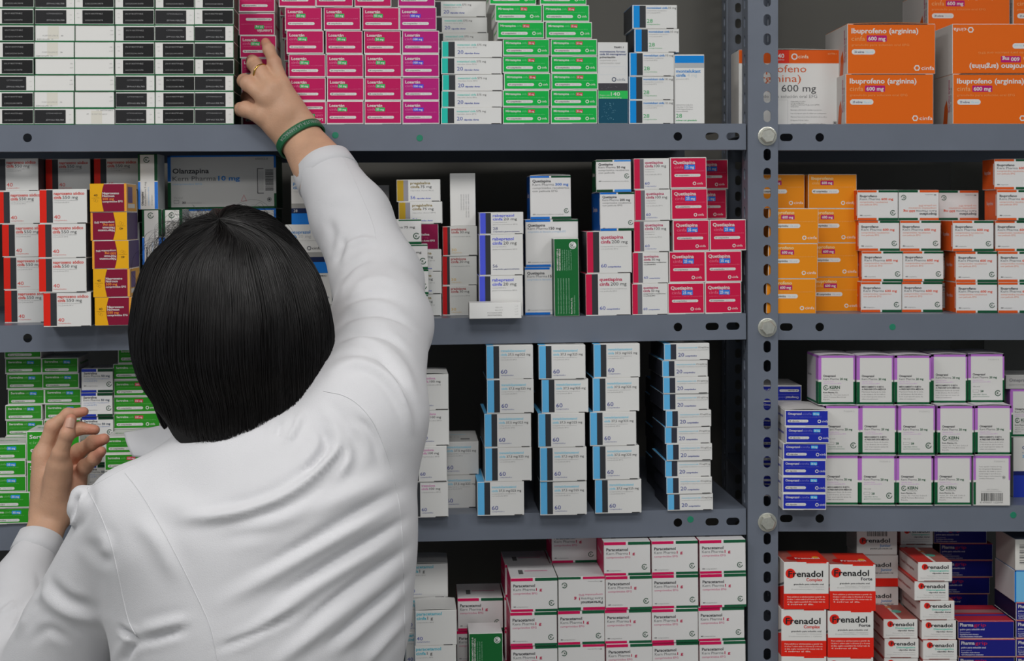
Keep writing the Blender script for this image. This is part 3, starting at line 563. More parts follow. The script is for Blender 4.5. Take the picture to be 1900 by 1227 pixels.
# --- cold remedies
def fren(key, kind):
    d = {'C':(82.5,86.5,80,'Complex'),'F':(84,85,80,'Forte'),'D':(63.5,36,105,'Descongestivo'),'J':(78,60,70,'Junior'),'B':(78,60,70,'Junior')}[kind]
    w, h, dp, sub = d; red = (214,36,22)
    c = Carton(key, w, h, dp, 1.0, front=(212,211,208), sides=(196,188,184) if kind in 'DJB' else (206,196,190), right=(170,40,30), top=(150,84,76), desc={'C':'red and white cold remedy carton with the word complex','F':'red and white cold remedy carton with the word forte','D':'small white cold remedy capsule carton','J':'white and red junior cold remedy carton','B':'white junior cold remedy carton with a barcode'}[kind])
    if kind in 'CF':
        y0 = 20 if kind == 'C' else 14
        ym = 58 if kind == 'C' else 49
        c.R(0, ym, w, h-ym, red); c.R(w*.5, 0, w*.45, 2.5, red)
        c.disc(12, y0+1, 9, red); c.T('Frenadol', 8, y0+7, 11, (34,34,36), 64, True)
        c.T(sub, 41 if kind == 'C' else 57, y0+15, 5.5, (200,46,36) if kind == 'C' else DG, 30 if kind == 'C' else 21, True)
        c.T('granulado para solución oral', 18, y0+22, 2.8, DG, 55, True); c.T('Paracetamol / Clorfenamina', 28, y0+26.5, 2.1, LG, 46); c.T('Dextrometorfano / Cafeína', 14, y0+31 if kind == 'C' else y0+29.5, 2.1, LG, 60)
        c.lines(['Para adultos y adolescentes a partir de','14 años: 1 sobre cada 6 u 8 horas (3 o 4 veces','al día), según necesidad. No tomar más de','4 sobres al día.'], 6, ym+7, 4.6, 2.5, (240,190,180), w-13, bold=True)
        c.face = 'T'; c.R(w*.3, 0, w*.7, dp, (200,44,30)); c.disc(w*.3, dp*.7, 14, (170,24,20)); c.T('Frenadol', w*.32, dp*.75, 9, WHITE, w*.55, True); c.disc(w*.8, dp*.6, 6, (210,150,40))
        c.face = 'L'; c.poly([(0,h),(0,h*.8),(dp*.6,h*.62),(dp,h*.5),(dp,h)], red); c.poly([(0,h*.75),(dp*.6,h*.56),(dp,h*.42),(dp,h*.47),(dp*.6,h*.6),(0,h*.78)], (90,90,90)); c.face = 'F'
    elif kind == 'D':
        c.disc(12.5,9,5.6,red); c.T('Frenadol',11.5,12.5,6.6,(34,34,36),45,True); c.T('Descongestivo',22,17.5,3.2,(90,190,170),35,True); c.T('cápsulas duras',26,22,2.6,DG,31,True); c.T('Paracetamol / Clorfenamina',17,26.5,2,LG,40); c.T('Dextrometorfano / Pseudoefedrina',5,30.5,2,LG,52); c.R(11,34.3,38,1.2,(120,60,50),2)
        c.face = 'T'; c.R(0,0,w*.45,dp,(184,50,44)); c.R(w*.45,0,w*.08,dp,(200,196,190)); c.disc(w*.62,dp*.55,9,(90,170,150)); c.disc(w*.5,dp*.3,6,(200,120,60)); c.face = 'L'; c.R(0,0,dp,4,(150,60,54)); c.T('Frenadol Descongestivo', dp*.1,h*.6,5,(150,80,80),dp*.7,True); c.face = 'F'
    else:
        if kind == 'B':
            x = 20; rb = random.Random(11)
            while x < 58: wd = rb.choice([.8,1.3,1.9]); c.R(x,8,wd,16,(80,80,80)); x += wd+rb.choice([.8,1.3])
            c.T('C.N. 756277.6',26,6,2.6,G,30)
        yo = 36 if kind == 'B' else 22
        c.disc(12,yo-3,7,red); c.T('Frenadol',10,yo,8,(34,34,36),54,True); c.T('Junior',44,yo+8,5,(90,140,190),22,True); c.T('granulado para solución oral',26,yo+13,2.6,DG,42,True)
        if kind == 'J': c.R(0,44,w,16,red)
    return reg(key, c)
for q in 'CFDJB': fren('fre'+q, q)
c = Carton('phg', 106, 33.5, 100, 1.0, front=(26,28,118), sides=(30,26,60), top=(168,40,56), desc='navy cold remedy carton with a red lid')
c.R(0,0,106,1.2,(190,60,60)).R(0,32,106,1.5,(200,150,130)); c.T('Pharma',4,10,6,WHITE,25,True); c.T('grip',30,10,6,(190,34,60),23); c.T('polvo para solución oral',4,17,3.2,(205,205,225),46,True); c.T('Paracetamol',4,22,2.2,(190,190,215),19); c.T('Fenilefrina hidrocloruro',4,26,2.4,(205,205,225),35,True); c.T('Clorfenamina maleato',4,30,2.4,(205,205,225),42,True)
c.face = 'T'; c.R(0,60,106,8,(40,60,150)).R(0,30,106,20,(150,110,110)); c.face = 'F'; reg('phg', c)
c = Carton('wbar', 90, 58, 90, 1.0, front=(208,206,200), sides=(188,184,178), top=(90,100,120), desc='white carton end with a stacked barcode')
for i in range(12): c.R(8, 10+i*3.2, 70, [1.2,2.2,.8][i % 3], (90,90,90))
reg('wbar', c)
c = Carton('lblue', 90, 60, 90, 1.0, front=(110,178,226), sides=(190,190,190), top=(30,100,170), desc='light blue carton end with grey side')
c.R(0,0,3,60,(20,110,190)).R(0,0,90,2,(20,110,190)); reg('lblue', c)
c = Carton('owb', 80, 114, 75, 1.0, front=(208,206,202), sides=(186,184,182), desc='white and royal blue omeprazol carton')
c.R(0,72,80,42,(34,54,160)).R(0,64,80,8,(22,30,96)); c.T('Omeprazol',17,22,6,(60,70,120),44,True); c.T('cápsulas 28',17,30,4,(120,130,160),36); c.T('20 mg',17,38,5,(50,150,200),20,True); reg('owb', c)
c = Carton('ogrey', 110, 26, 80, 1.0, front=(176,174,172), sides=(150,150,150), desc='pale grey omeprazol carton lying on its side')
c.T('Omeprazol',6,12,6,(120,120,124),40,True); c.T('gastrorresistentes',6,19,3,(150,150,150),44); reg('ogrey', c)

# ------------------------------------------------------------------ stacking the cartons
ORD = ['bottom','second','third','fourth','fifth','sixth','seventh','eighth','ninth','tenth','eleventh']
NB = [0]; CART = []
NAMES = {'los50':'losartan_carton','los100':'losartan_carton','mirt':'mirtazapina_carton','ser100':'sertralina_carton','ser50':'sertralina_carton','ser50b':'sertralina_carton','serbig':'sertralina_carton','kser':'sertralina_carton','omecin':'omeprazol_carton','owb':'omeprazol_carton','ogrey':'omeprazol_carton',
 'komeA':'omeprazol_carton','komeB':'omeprazol_carton','komeC':'omeprazol_carton','komeD':'omeprazol_carton','que25':'quetiapina_carton','que200':'quetiapina_carton','que100':'quetiapina_carton','que50':'quetiapina_carton','kq300':'quetiapina_carton','kq150':'quetiapina_carton','kq200':'quetiapina_carton','kq50':'quetiapina_carton',
 'ibuc':'ibuprofeno_carton','argi':'ibuprofeno_carton','argw':'ibuprofeno_carton','kibu':'ibuprofeno_carton','nap':'naproxeno_carton','norm':'naproxeno_carton','met':'metamizol_carton','mon':'montelukast_carton','mon4':'montelukast_carton','tra60':'tramadol_carton','tra20':'tramadol_carton','tzd':'trazodona_carton','pred':'prednisona_carton',
 'rab56':'rabeprazol_carton','rab28':'rabeprazol_carton','prg':'pregabalina_carton','pmag':'pregabalina_carton','kgen':'pregabalina_carton','parc':'paracetamol_carton','kpar':'paracetamol_carton','mome':'nasal_spray_carton','pan':'pantoprazol_carton','pan2':'pantoprazol_carton','olas':'olanzapina_carton','olab':'olanzapina_carton',
 'gup':'medicine_carton','gup2':'medicine_carton','wvert':'medicine_carton','wsmall':'medicine_carton','wbar':'medicine_carton','lblue':'medicine_carton','endK':'plain_ended_carton','endL':'plain_ended_carton','endW':'plain_ended_carton','endX':'plain_ended_carton','freC':'cold_remedy_carton','freF':'cold_remedy_carton','freJ':'cold_remedy_carton','freB':'cold_remedy_carton','phg':'cold_remedy_carton','freD':'decongestant_carton'}
LIDS = {'argi','argw','komeA','komeB','komeC','que200','parc','kq300','omecin','tzd'}
def add_lid(o, c):
    """the tucked lid, bowed up a little, on the top carton of a stack"""
    if 'lid' not in c.__dict__:
        V, F = [], []; n = 12; W, Dp, H = c.W-.0012, c.D-.0012, c.H
        for i in range(n+1):
            u = i/n; z = H/2+.0002+.0013*math.sin(math.pi*u)
            for y in (-Dp/2, Dp/2):
                V += [(W*(u-.5), y, z), (W*(u-.5), y, z+.00045)]
        for i in range(n):
            a = i*4; b = a+4
            F += [(a,b,b+1,a+1),(a+1,b+1,b+3,a+3),(a+3,b+3,b+2,a+2),(a+2,b+2,b,a)]
        F += [(0,1,3,2),(n*4,n*4+2,n*4+3,n*4+1)]
        me = bpy.data.meshes.new('lid'); me.from_pydata(V, [], F); me.update()
        ca = me.color_attributes.new('Col', 'FLOAT_COLOR', 'CORNER'); col = c.topc+(1,)
        ca.data.foreach_set('color', np.tile(np.array(col, np.float32), sum(len(f) for f in F)))
        me.materials.append(M_CARD); c.lid = me
    l = bpy.data.objects.new('lid', c.lid); COL.objects.link(l); l.parent = o
def stack(sh, Y, items, where, group, rot=0.6, top_down=False, base=None, labels=None):
    """items from the bottom up: (type, photograph x of the front's lower corner[, 'f' upside down][, turn in degrees])"""
    M, z = SH[sh]
    if base is not None: z = base
    Mi = M.inverted(); n = len(items)
    C = Mi @ Vector((0,-D,ZC))
    for i, it in enumerate(items):
        key, px = it[0], it[1]; fl = 'f' in it[2:]; yaw = next((a for a in it[2:] if not isinstance(a, str)), random.uniform(-rot, rot)); vert = 'v' in it[2:]
        c = TY[key]; w, h, d = c.W, c.H, c.D
        # local X whose projection is px at this height
        x = (px-VX)*S
        for _ in range(12):
            q = M @ Vector((x, Y, z)); k = S*(D+q.y)/D
            x += (px-(VX+q.x/k))*k
        y = Y+random.uniform(-.0012,.0012)
        o = bpy.data.objects.new(NAMES[key], c.me); COL.objects.link(o)
        R = Matrix.Rotation(math.radians(yaw), 4, 'Z')
        if fl: R = R @ Matrix.Rotation(math.pi, 4, 'Y')
        o.matrix_world = M @ Matrix.Translation((x+w/2, y+d/2, z+h/2+.0001)) @ R
        z += h+.0002
        if top_down:
            j = n-1-i; pos = ('topmost' if j == 0 else ORD[j]+' from top')+', '
        else:
            pos = ('bottom one' if i == 0 else ('topmost' if i == n-1 else ORD[i]+' from bottom'))+', '
        if n == 1: lab = c.desc+', '+where
        else: lab = c.desc+', '+pos+where
        if labels and labels.get(i): lab = labels[i]
        if i == n-1 and key in LIDS: add_lid(o, c)
        NW = len(lab.replace('/',' ').replace('-',' ').split())
        if NW > 16: print('LONG', NW, lab)
        o['label'] = lab; CART.append(o); o['category'] = 'box'; o['group'] = group; NB[0] += 1
DESC = {'los50':'crimson losartán 50 mg carton','los100':'magenta losartán 100 mg carton','mirt':'green mirtazapina carton','ser100':'green sertralina 100 mg carton','ser50':'darker green sertralina carton',
 'ser50b':'bright green sertralina 50 mg carton','serbig':'large green sertralina carton','omecin':'royal blue omeprazol carton','que25':'crimson quetiapina carton','ibuc':'amber ibuprofeno carton','argi':'orange ibuprofeno carton',
 'argw':'tall white and orange ibuprofeno carton','nap':'red-striped naproxeno carton','met':'turquoise-striped metamizol carton','mon':'blue-striped montelukast carton','tra60':'white tramadol 60 tablet carton','tra20':'slim tramadol 20 tablet carton',
 'tzd':'pink-striped trazodona carton','pred':'dark-red-striped prednisona carton','rab56':'blue-striped rabeprazol carton','rab28':'shallow rabeprazol 28 tablet carton','prg':'gold-striped pregabalina carton','que200':'white quetiapina 200 mg carton','que100':'white quetiapina 100 mg carton','que50':'white quetiapina 50 mg carton',
 'parc':'white paracetamol carton with turquoise lettering','mon4':'tall montelukast carton with blue top band','mome':'tall nasal spray carton with dark teal base','pan':'pantoprazol carton with blue base band','pan2':'pale patterned pantoprazol carton',
 'kpar':'white crimson-banded paracetamol carton','kibu':'white orange-banded ibuprofeno carton','kq300':'white quetiapina 300 mg carton','kq150':'wide white quetiapina 150 mg carton','kq200':'blue-sided quetiapina 200 mg carton','kq50':'green-edged quetiapina 50 mg carton','kser':'white sertralina carton with navy bands','kgen':'green-edged white carton',
 'komeA':'purple-edged omeprazol carton with round logo','komeB':'purple-edged omeprazol carton with small print','komeC':'purple-edged omeprazol carton numbered 28','komeD':'purple-edged omeprazol carton with barcode',
 'olas':'narrow upright olanzapina carton','olab':'wide olanzapina 10 mg carton','norm':'maroon and yellow naproxeno carton','pmag':'dark magenta pregabalina carton','gup':'upright dark green carton','gup2':'green carton with white top',
 'endK':'carton end with black print panel','endL':'carton end with turned black panel','endW':'plain white carton end','endX':'white carton end with grey print','wvert':'upright white carton end','wsmall':'small white carton end',
 'freC':'red-based complex cold remedy carton','freF':'red-based forte cold remedy carton','freD':'small white decongestant carton','freJ':'junior cold remedy carton with red base','freB':'junior cold remedy carton with barcode','phg':'navy cold remedy carton','wbar':'white carton end with stacked barcode','lblue':'light blue carton end','owb':'white and royal blue omeprazol carton','ogrey':'pale grey omeprazol carton'}
for k_, v_ in DESC.items(): TY[k_].desc = v_
def cols(sh, Y, key, rows, where, group, **kw):
    """rows: strings of 'type[f]@x' from the bottom up"""
    stack(sh, Y, rows, where, group, **kw)
A1, A2, A3, A4 = ('A',1), ('A',2), ('A',3), ('A',4)
B1, B2, B3, B4 = ('B',1), ('B',2), ('B',3), ('B',4)
def seq(keys, xs):
    out = []
    for i, k in enumerate(keys):
        x = xs[i] if isinstance(xs, (list, tuple)) else xs
        if k.endswith('~'): out.append((k[:-1], x, 'f'))
        else: out.append((k, x))
    return out
# ---- top shelf
g = 'carton ends with black panels on the top shelf'
E = {'K':'endK','L':'endL','W':'endW','X':'endX','V':'endX~'}
colsE = [('KKLKKKKK', -11), ('LXWWXXLL', 64), ('VWWWWWKK', 138), ('LLLKKKKK', 213), ('KKKKKLLK', 287.3), ('LLLKLLKK', 361)]
cn = ['column against the far upright','second column from the far upright','third column, beside the plain ends','fourth column, behind no hand','fifth column of panelled ends','column beside the dark gap']
cn = ['column at the rack\'s far end','second column of carton ends','third column of carton ends','fourth column of carton ends','fifth column of carton ends','carton-end column by the raised hand']
for (k, x), c_ in zip(colsE, cn):
    stack(A1, .001, seq([E[q] for q in k], [x+.9+random.uniform(-1,1) for _ in k]), c_, g, rot=.3)
g = 'losartán cartons on the top shelf'
stack(A1, .05, seq(['los50','los50','los50','los50','los50~','los50'], [450,449,448,445,443,443]), 'losartán column under the reaching fingers', g)
stack(A1, .001, seq(['los50~','los50','los50','los50','los50','los50'], [536,535.5,535,532,529,517]), 'losartán column behind the wristband', g)
stack(A1, .001, seq(['los50']*6, [606.2,606.5,605.4,604,601,586.5]), 'second 50 mg column from the wristband', g)
stack(A1, .001, seq(['los50']*6, [676.8,677,676.6,675,672,658]), 'third 50 mg column from the wristband', g)
stack(A1, .001, seq(['los100']*6, [747,746.5,746,746,741.5,738]), '100 mg column', g)
stack(A1, .085, seq(['los50']*6, [531,530,529,527,523,519]), 'shaded row behind the wristband', g)
g = 'metamizol cartons on the top shelf'
stack(A1, .001, seq(['met']*5, [818.6,819,820.8,818.2,819.6]), 'front column beside the green ones', g)
stack(A1, .085, seq(['met']*8, [797,797,798,797,797,799,797,795]), 'shaded rear column', g)
g = 'mirtazapina cartons on the top shelf'
stack(A1, .001, seq(['mirt']*8, [933.5,933,935,933,933.2,923,919,909]), 'mirtazapina column beside metamizol', g)
stack(A1, .001, seq(['mirt']*8, [1022.5,1022,1023.5,1022.6,1022.4,1012.6,1007,1002]), 'mirtazapina column beside the nasal spray', g)
stack(A1, .001, [('mome', 1109.6)], 'standing between mirtazapina and montelukast', 'nasal spray')
g = 'montelukast cartons on the top shelf'
stack(A1, .001, seq(['mon']*5, [1167,1167.2,1168,1177.5,1173.5]), 'montelukast column on the top shelf', g)
stack(A1, .001, [('mon4', 1252.5, -1.2)], 'standing at the end of the top shelf', 'tall montelukast')
g = 'orange ibuprofeno cartons on the top shelf'
stack(B1, .042, [('argw', 1371, 0.3)], 'standing behind the front upright', 'tall ibuprofeno')
stack(B1, .001, seq(['argi','argi'], [1568.5,1572.5]), 'front pair beside the tall white box', g, rot=.2)
stack(B1, .001, seq(['argi','argi~'], [1768,1767.5]), 'front pair at the outer edge', g, rot=.2)
stack(B1, .13, seq(['argi']*3, [1719,1720,1721]), 'shaded rear row, inner stack', g, rot=.3)
stack(B1, .13, seq(['argi']*3, [1880,1881,1880]), 'shaded rear row, outer stack', g, rot=.3)
# ---- second shelf
g = 'naproxeno sódico cartons on the second shelf'
stack(A2, -.036, seq(['nap']*4, [80.8,73,72,74.3]), 'front naproxeno column', g)
stack(A2, .045, seq(['nap']*5, [9.6,7.5,5,-5,-13]), 'naproxeno column at the far end', g)
stack(A2, .075, seq(['nap']*5, [85,86,85,84,85]), 'naproxeno column behind the front one', g)
stack(A2, .075, seq(['nap']*5, [176,178,177,174,175]), 'naproxeno column behind the maroon ones', g)
g = 'maroon and yellow naproxeno cartons'
stack(A2, -.033, seq(['norm','norm','norm~','norm~','norm'], [176.4,173,171.5,168.5,167.4]), 'maroon column on the second shelf', g)
g = 'narrow olanzapina cartons'
stack(A2, .04, seq(['olas']*3, [266,265,257]), 'olanzapina column beside the maroon cartons', g)
stack(A2, .04, seq(['olas']*2, [304,304]), 'olanzapina column under the wide carton', g)
stack(A2, .1, seq(['olab']*3, [313,312,312]), 'wide column above the person\'s hair', 'wide olanzapina cartons', rot=.2)
g = 'pantoprazol cartons on the second shelf'
stack(A2, .02, seq(['pan2','pan','pan'], [531,530.5,541]), 'column between hair and sleeve', g)
g = 'pregabalina cartons on the second shelf'
stack(A2, .04, seq(['prg','prg','prg','pmag','prg','prg'], [738.5,738,738,733.5,740,736]), 'pregabalina column beside the raised sleeve', g)
stack(A2, .15, seq(['prg']*6, [646,647,646,647,645,646]), 'rear pregabalina column behind the raised sleeve', g)
stack(A2, -.02, seq(['kgen']*4, [708,708,707,695]), 'front column against the sleeve', 'green-edged cartons against the sleeve')
g = 'prednisona cartons'
stack(A2, .05, seq(['pred']*3+['wvert'], [821.5,821.5,821.5,836]), 'prednisona column', g)
g = 'rabeprazol cartons'
stack(A2, .015, seq(['rab56','rab56','rab28'], [889.5,890,890]), 'rabeprazol column', g, rot=.4)
stack(A2, -.022, [('wsmall', 871, -.5)], 'lying before the prednisona and rabeprazol columns', 'small white end')
g = 'quetiapina cartons with blue and green bands'
stack(A2, .032, seq(['kq150','kq150','kq300'], [975,976,984.5]), 'blue-banded quetiapina column', g)
stack(A2, -.001, [('gup', 1029.2, -.4)], 'standing before the wide quetiapina boxes', 'upright green carton')
stack(A2, .001, [('que200',1087,0.5),('que200',1089,.8),('kq200',1113,1.2),('kq50',1107,-1.0)], 'mixed column next to the green carton', 'quetiapina cartons in the mixed column')
g = 'quetiapina 100 and 50 mg cartons'
stack(A2, .001, seq(['que50','que50','que100','que100','que100'], [1173,1174.5,1177.4,1178.4,1176.6]), 'half-striped quetiapina column', g)
g = 'crimson quetiapina cartons'
stack(A2, .001, seq(['que25']*5, [1240,1242,1249,1246,1244]), 'first crimson column', g)
stack(A2, .001, seq(['que25']*3, [1308.6,1309.6,1318.2]), 'short crimson column by the upright', g)
stack(A2, .085, seq(['que25']*5, [1286,1285,1286,1284,1287]), 'shaded crimson column at the rear', g)
g = 'amber ibuprofeno cartons on the second shelf'
stack(B2, .001, seq(['ibuc']*3, [1421.5,1425,1426.4]), 'front amber column behind the upright', g)
stack(B2, .05, seq(['ibuc']*4, [1404,1404,1405,1403.5]), 'shaded amber column behind the upright', g)
stack(B2, .046, seq(['ibuc']*4, [1506,1502,1500.5,1499.5]), 'amber column beside the white ones', g)
g = 'orange-banded ibuprofeno cartons'
stack(B2, .030, seq(['kibu']*4, [1597,1599.5,1593.5,1590.5]), 'column next to the amber ones', g)
stack(B2, .031, seq(['kibu','kibu','kibu','kibu~'], [1673.4,1675,1669.6,1667]), 'second column from the amber ones', g)
stack(B2, .064, seq(['kibu','kibu','kibu','kibu~'], [1741,1742,1741,1742.5]), 'recessed third column', g)
stack(B2, .014, seq(['kibu']*3, [1774.5,1774,1767]), 'protruding short column', g)
stack(B2, .015, seq(['kibu']*5, [1852,1852,1847.4,1849.4,1845.7]), 'tallest column at the outer edge', g)
# ---- third shelf
g = 'green sertralina 50 mg cartons'
stack(A3, .06, seq(['ser50']*11, [9,10,9,10,10,11,9.6,15,11.5,10,9]), 'column at the rack\'s far end', g, rot=.8)
stack(A3, .06, seq(['ser50']*10, [79,79,79,80,80,81,83,82,79,77]), 'column behind the raised palm', g, rot=.8)
stack(A3, -.004, seq(['ser50b']*5, [-29,-30,-38,-38.5,-38]), 'front column at the far end', g)
stack(A3, -.004, seq(['serbig']*3, [58,50.5,49.5]), 'front column behind the palm', 'large green sertralina cartons')
stack(A3, .055, seq(['kser']*6, [150,151,151.5,151.7,151,151.7]), 'column behind the bent fingers', 'navy-banded sertralina cartons', rot=.3)
g = 'green sertralina 100 mg cartons'
stack(A3, .06, seq(['ser100']*10, [211,210,211,210,211,211,211,211,210,219]), 'column beside the dark hair', g)
stack(A3, -.002, seq(['ser100']*5, [194,195,194,194.5,196]), 'front column under the coat collar', g)
g = 'trazodona cartons'
stack(A3, -.014, seq(['tzd']*4, [763,760.6,765,763.5]), 'trazodona column against the coat', g)
g = 'tramadol 60 tablet cartons'
stack(A3, .04, seq(['tra60']*2, [803,804]), 'recessed pair beside trazodona', g, rot=.2)
stack(A3, -.012, seq(['tra60']*5, [886,899.5,899,904,903.5]), 'column next to the recessed pair', g)
stack(A3, -.017, seq(['tra60']*5, [1003,1002,999.5,1005.3,1000.3]), 'middle tramadol column', g)
stack(A3, -.012, seq(['tra60']*5, [1104.5,1100.4,1094.5,1100.5,1101.3]), 'column next to the slim boxes', g)
stack(A3, .12, seq(['tra60']*4, [1003,1004,1002,1004]), 'shaded column behind the middle one', g)
g = 'slim tramadol cartons'
stack(A3, -.004, seq(['tra20']*10, [1239,1237,1234.5,1237.4,1234.4,1235,1230.5,1230.5,1228,1231.6]), 'slim tramadol column', g, rot=1.0)
stack(A3, .1, seq(['tra20']*7, [1222,1220,1221,1219,1221,1218,1220]), 'shaded column behind the slim ones', g)
g = 'royal blue omeprazol cartons'
stack(B3, -.028, [('omecin',x,-1.2) for x in [1453,1453,1453.5,1455,1459,1458]], 'front column by the upright', g)
stack(B3, .06, seq(['omecin','omecin','omecin','omecin','omecin','omecin','omecin~'], [1410,1411,1410,1411,1410,1411,1410]), 'shaded column behind them', g)
g = 'purple-edged omeprazol cartons'
stack(B3, -.004, seq(['komeB','komeC'], [1526.5,1527]), 'column behind the blue ones', g, rot=.5)
stack(B3, -.004, seq(['komeC','komeB'], [1594,1595.5]), 'second column from the blue ones', g, rot=.5)
stack(B3, -.004, seq(['komeA','komeC'], [1663,1666]), 'third column from the blue ones', g, rot=.5)
stack(B3, -.004, seq(['komeA','komeA'], [1734.6,1738.4]), 'fourth column from the blue ones', g, rot=.5)
stack(B3, -.002, seq(['komeD','komeB'], [1806,1808]), 'fifth column from the blue ones', g, rot=.5)
zt = SH[B3][1]+2*(TY['komeA'].H+.0002)
stack(B3, -.002, [('komeA', 1518, 1.0)], 'first in the upper row', g, base=zt)
stack(B3, -.002, [('komeB', 1589, .8)], 'second in the upper row', g, base=zt)
stack(B3, -.002, [('komeB', 1659.4, 0)], 'third in the upper row', g, base=zt)
stack(B3, .012, [('komeB', 1727.4, 0)], 'fourth in the upper row', g, base=zt)
stack(B3, .018, [('komeC', 1795.5, .3)], 'last in the upper row', g, base=zt)
stack(B3, .05, [('owb', 1880, .5),('komeA', 1874, .3),('ogrey', 1866, 0)], 'column at the outer edge', 'omeprazol cartons at the outer edge')
# ---- bottom shelf in view
g = 'crimson-banded paracetamol cartons'
stack(A4, -.016, seq(['kpar']*4, [947,948,947,948.2]), 'first column beside the green box', g, top_down=True)
stack(A4, -.016, seq(['kpar','kpar~','kpar','kpar~'], [1036,1036,1035.4,1036.4]), 'second column from the green box', g, top_down=True)
stack(A4, -.016, seq(['kpar']*5, [1124,1124.6,1123,1124,1121.4]), 'third column from the green box', g, top_down=True)
stack(A4, -.016, seq(['kpar']*5, [1210,1210.6,1209.6,1210.6,1209.4]), 'fourth column from the green box', g, top_down=True)
stack(A4, -.016, seq(['kpar']*5, [1298,1298.4,1296,1299,1298]), 'column next to the upright', g, top_down=True)
stack(A4, .055, seq(['kpar']*5, [1020,1022,1021,1022,1024]), 'rear column under the shelf above', g, top_down=True)
stack(A4, .055, seq(['kpar']*4, [935,937,936,937]), 'rear first column beside the green box', g, top_down=True)
stack(A4, .055, seq(['kpar']*3, [848,847.6,850]), 'short column behind the green box', g, top_down=True)
stack(A4, -.015, [('gup2', 871, .3)], 'standing on the bottom shelf before paracetamol', 'green and white carton')
g = 'turquoise-lettered paracetamol cartons'
stack(A4, -.012, seq(['parc']*3, [769.5,769.5,770.5]), 'front column beside the coat', g, top_down=True)
stack(A4, .048, seq(['parc']*4, [752,753,752,757]), 'taller column behind, beside the coat', g, top_down=True)
g = 'red-based cold remedy cartons'
stack(B4, -.02, seq(['freC']*3, [1450,1450,1454]), 'column of complex boxes by the upright', g, top_down=True)
stack(B4, -.02, seq(['freF']*3, [1535.6,1535.6,1539.5]), 'column of forte boxes', g, top_down=True)
g = 'junior cold remedy cartons'
stack(B4, .07, seq(['freJ','freJ','freJ','freJ','freB'], [1590,1591,1592,1591,1590]), 'shaded column behind forte boxes', g, top_down=True)
g = 'small decongestant cartons'
stack(B4, .004, seq(['freD']*4, [1641,1641,1641.5,1639.4]), 'shorter column beside the forte boxes', g, top_down=True)
stack(B4, -.002, seq(['freD']*7, [1711,1712,1712,1711.4,1708,1697.4,1703]), 'taller column beside the navy boxes', g, top_down=True)
stack(B4, .09, seq(['freD']*8, [1670,1671,1670,1671,1670,1671,1670,1671]), 'shaded column at the rear', g, top_down=True)
g = 'navy cold remedy cartons'
stack(B4, .02, seq(['phg']*4, [1778,1778,1779,1776.4]), 'front navy column', g, top_down=True)
stack(B4, .15, seq(['phg']*9, [1735,1736,1737,1736,1738,1744,1744,1733,1732]), 'dark navy column at the rear', g, top_down=True)
stack(B4, .022, [('phg',1885,0)]*5+[('lblue', 1882.5, 0),('wbar', 1884, 0)], 'column at the outer edge', 'cartons at the outer edge of the bottom shelf', top_down=True)
print('cartons', NB[0])
# ------------------------------------------------------------------ implicit surfaces for the person
def grid(lo, hi, h):
    lo = np.array(lo, float); n = np.ceil((np.array(hi)-lo)/h).astype(int)+1
    ax = [lo[i]+h*np.arange(n[i]) for i in range(3)]
    G = np.stack(np.meshgrid(*ax, indexing='ij'), -1).astype(np.float32)
    return G, lo, h
def cap(G, a, b, ra, rb, sx=None):
    a = np.array(a, np.float32); b = np.array(b, np.float32); d = b-a
    t = np.clip(((G-a) @ d)/float(d @ d), 0, 1)
    return np.linalg.norm(G-a-t[...,None]*d, axis=-1)-(ra+(rb-ra)*t)
def ell(G, c, r, R=None):
    p = G-np.array(c, np.float32)
    if R is not None: p = p @ np.array(R, np.float32)
    r = np.array(r, np.float32)
    k0 = np.linalg.norm(p/r, axis=-1); k1 = np.linalg.norm(p/(r*r), axis=-1)+1e-9
    return k0*(k0-1)/k1
def smin(a, b, k):
    h = np.clip(0.5+0.5*(b-a)/k, 0, 1)
    return b*(1-h)+a*h-k*h*(1-h)
def surf(F, lo, h):
    F = F.astype(np.float32); n = np.array(F.shape)-1
    acc = np.zeros(tuple(n)+(3,), np.float32); cnt = np.zeros(tuple(n), np.float32)
    cs = [(i,j,k) for i in (0,1) for j in (0,1) for k in (0,1)]
    sl = lambda c: F[c[0]:c[0]+n[0], c[1]:c[1]+n[1], c[2]:c[2]+n[2]]
    for a in cs:
        for ax in range(3):
            if a[ax] == 1: continue
            b = list(a); b[ax] = 1
            fa, fb = sl(a), sl(b); m = (fa < 0) != (fb < 0)
            t = np.where(m, fa/np.where(m, fa-fb, 1), 0)
            for q in range(3): acc[...,q] += np.where(m, a[q]+(t if q == ax else 0), 0)
            cnt += m
    act = cnt > 0; idx = -np.ones(tuple(n), np.int64); idx[act] = np.arange(act.sum())
    ijk = np.argwhere(act); V = (ijk+acc[act]/cnt[act][:,None])*h+lo
    Q = []
    S_ = F < 0
    for ax in range(3):
        u, v = (ax+1) % 3, (ax+2) % 3
        s0 = [slice(None)]*3; s1 = [slice(None)]*3; s0[ax] = slice(0,-1); s1[ax] = slice(1,None)
        A_, B_ = S_[tuple(s0)], S_[tuple(s1)]; m = A_ != B_
        e = np.argwhere(m); e = e[(e[:,u] > 0) & (e[:,v] > 0) & (e[:,u] < n[u]) & (e[:,v] < n[v])]
        if not len(e): continue
        inside = A_[tuple(e.T)]
        def g(du, dv):
            c = e.copy(); c[:,u] -= du; c[:,v] -= dv; return idx[tuple(c.T)]
        q = np.stack([g(1,1), g(0,1), g(0,0), g(1,0)], 1)
        q[~inside] = q[~inside][:, ::-1]; Q.append(q)
    return V, np.concatenate(Q)
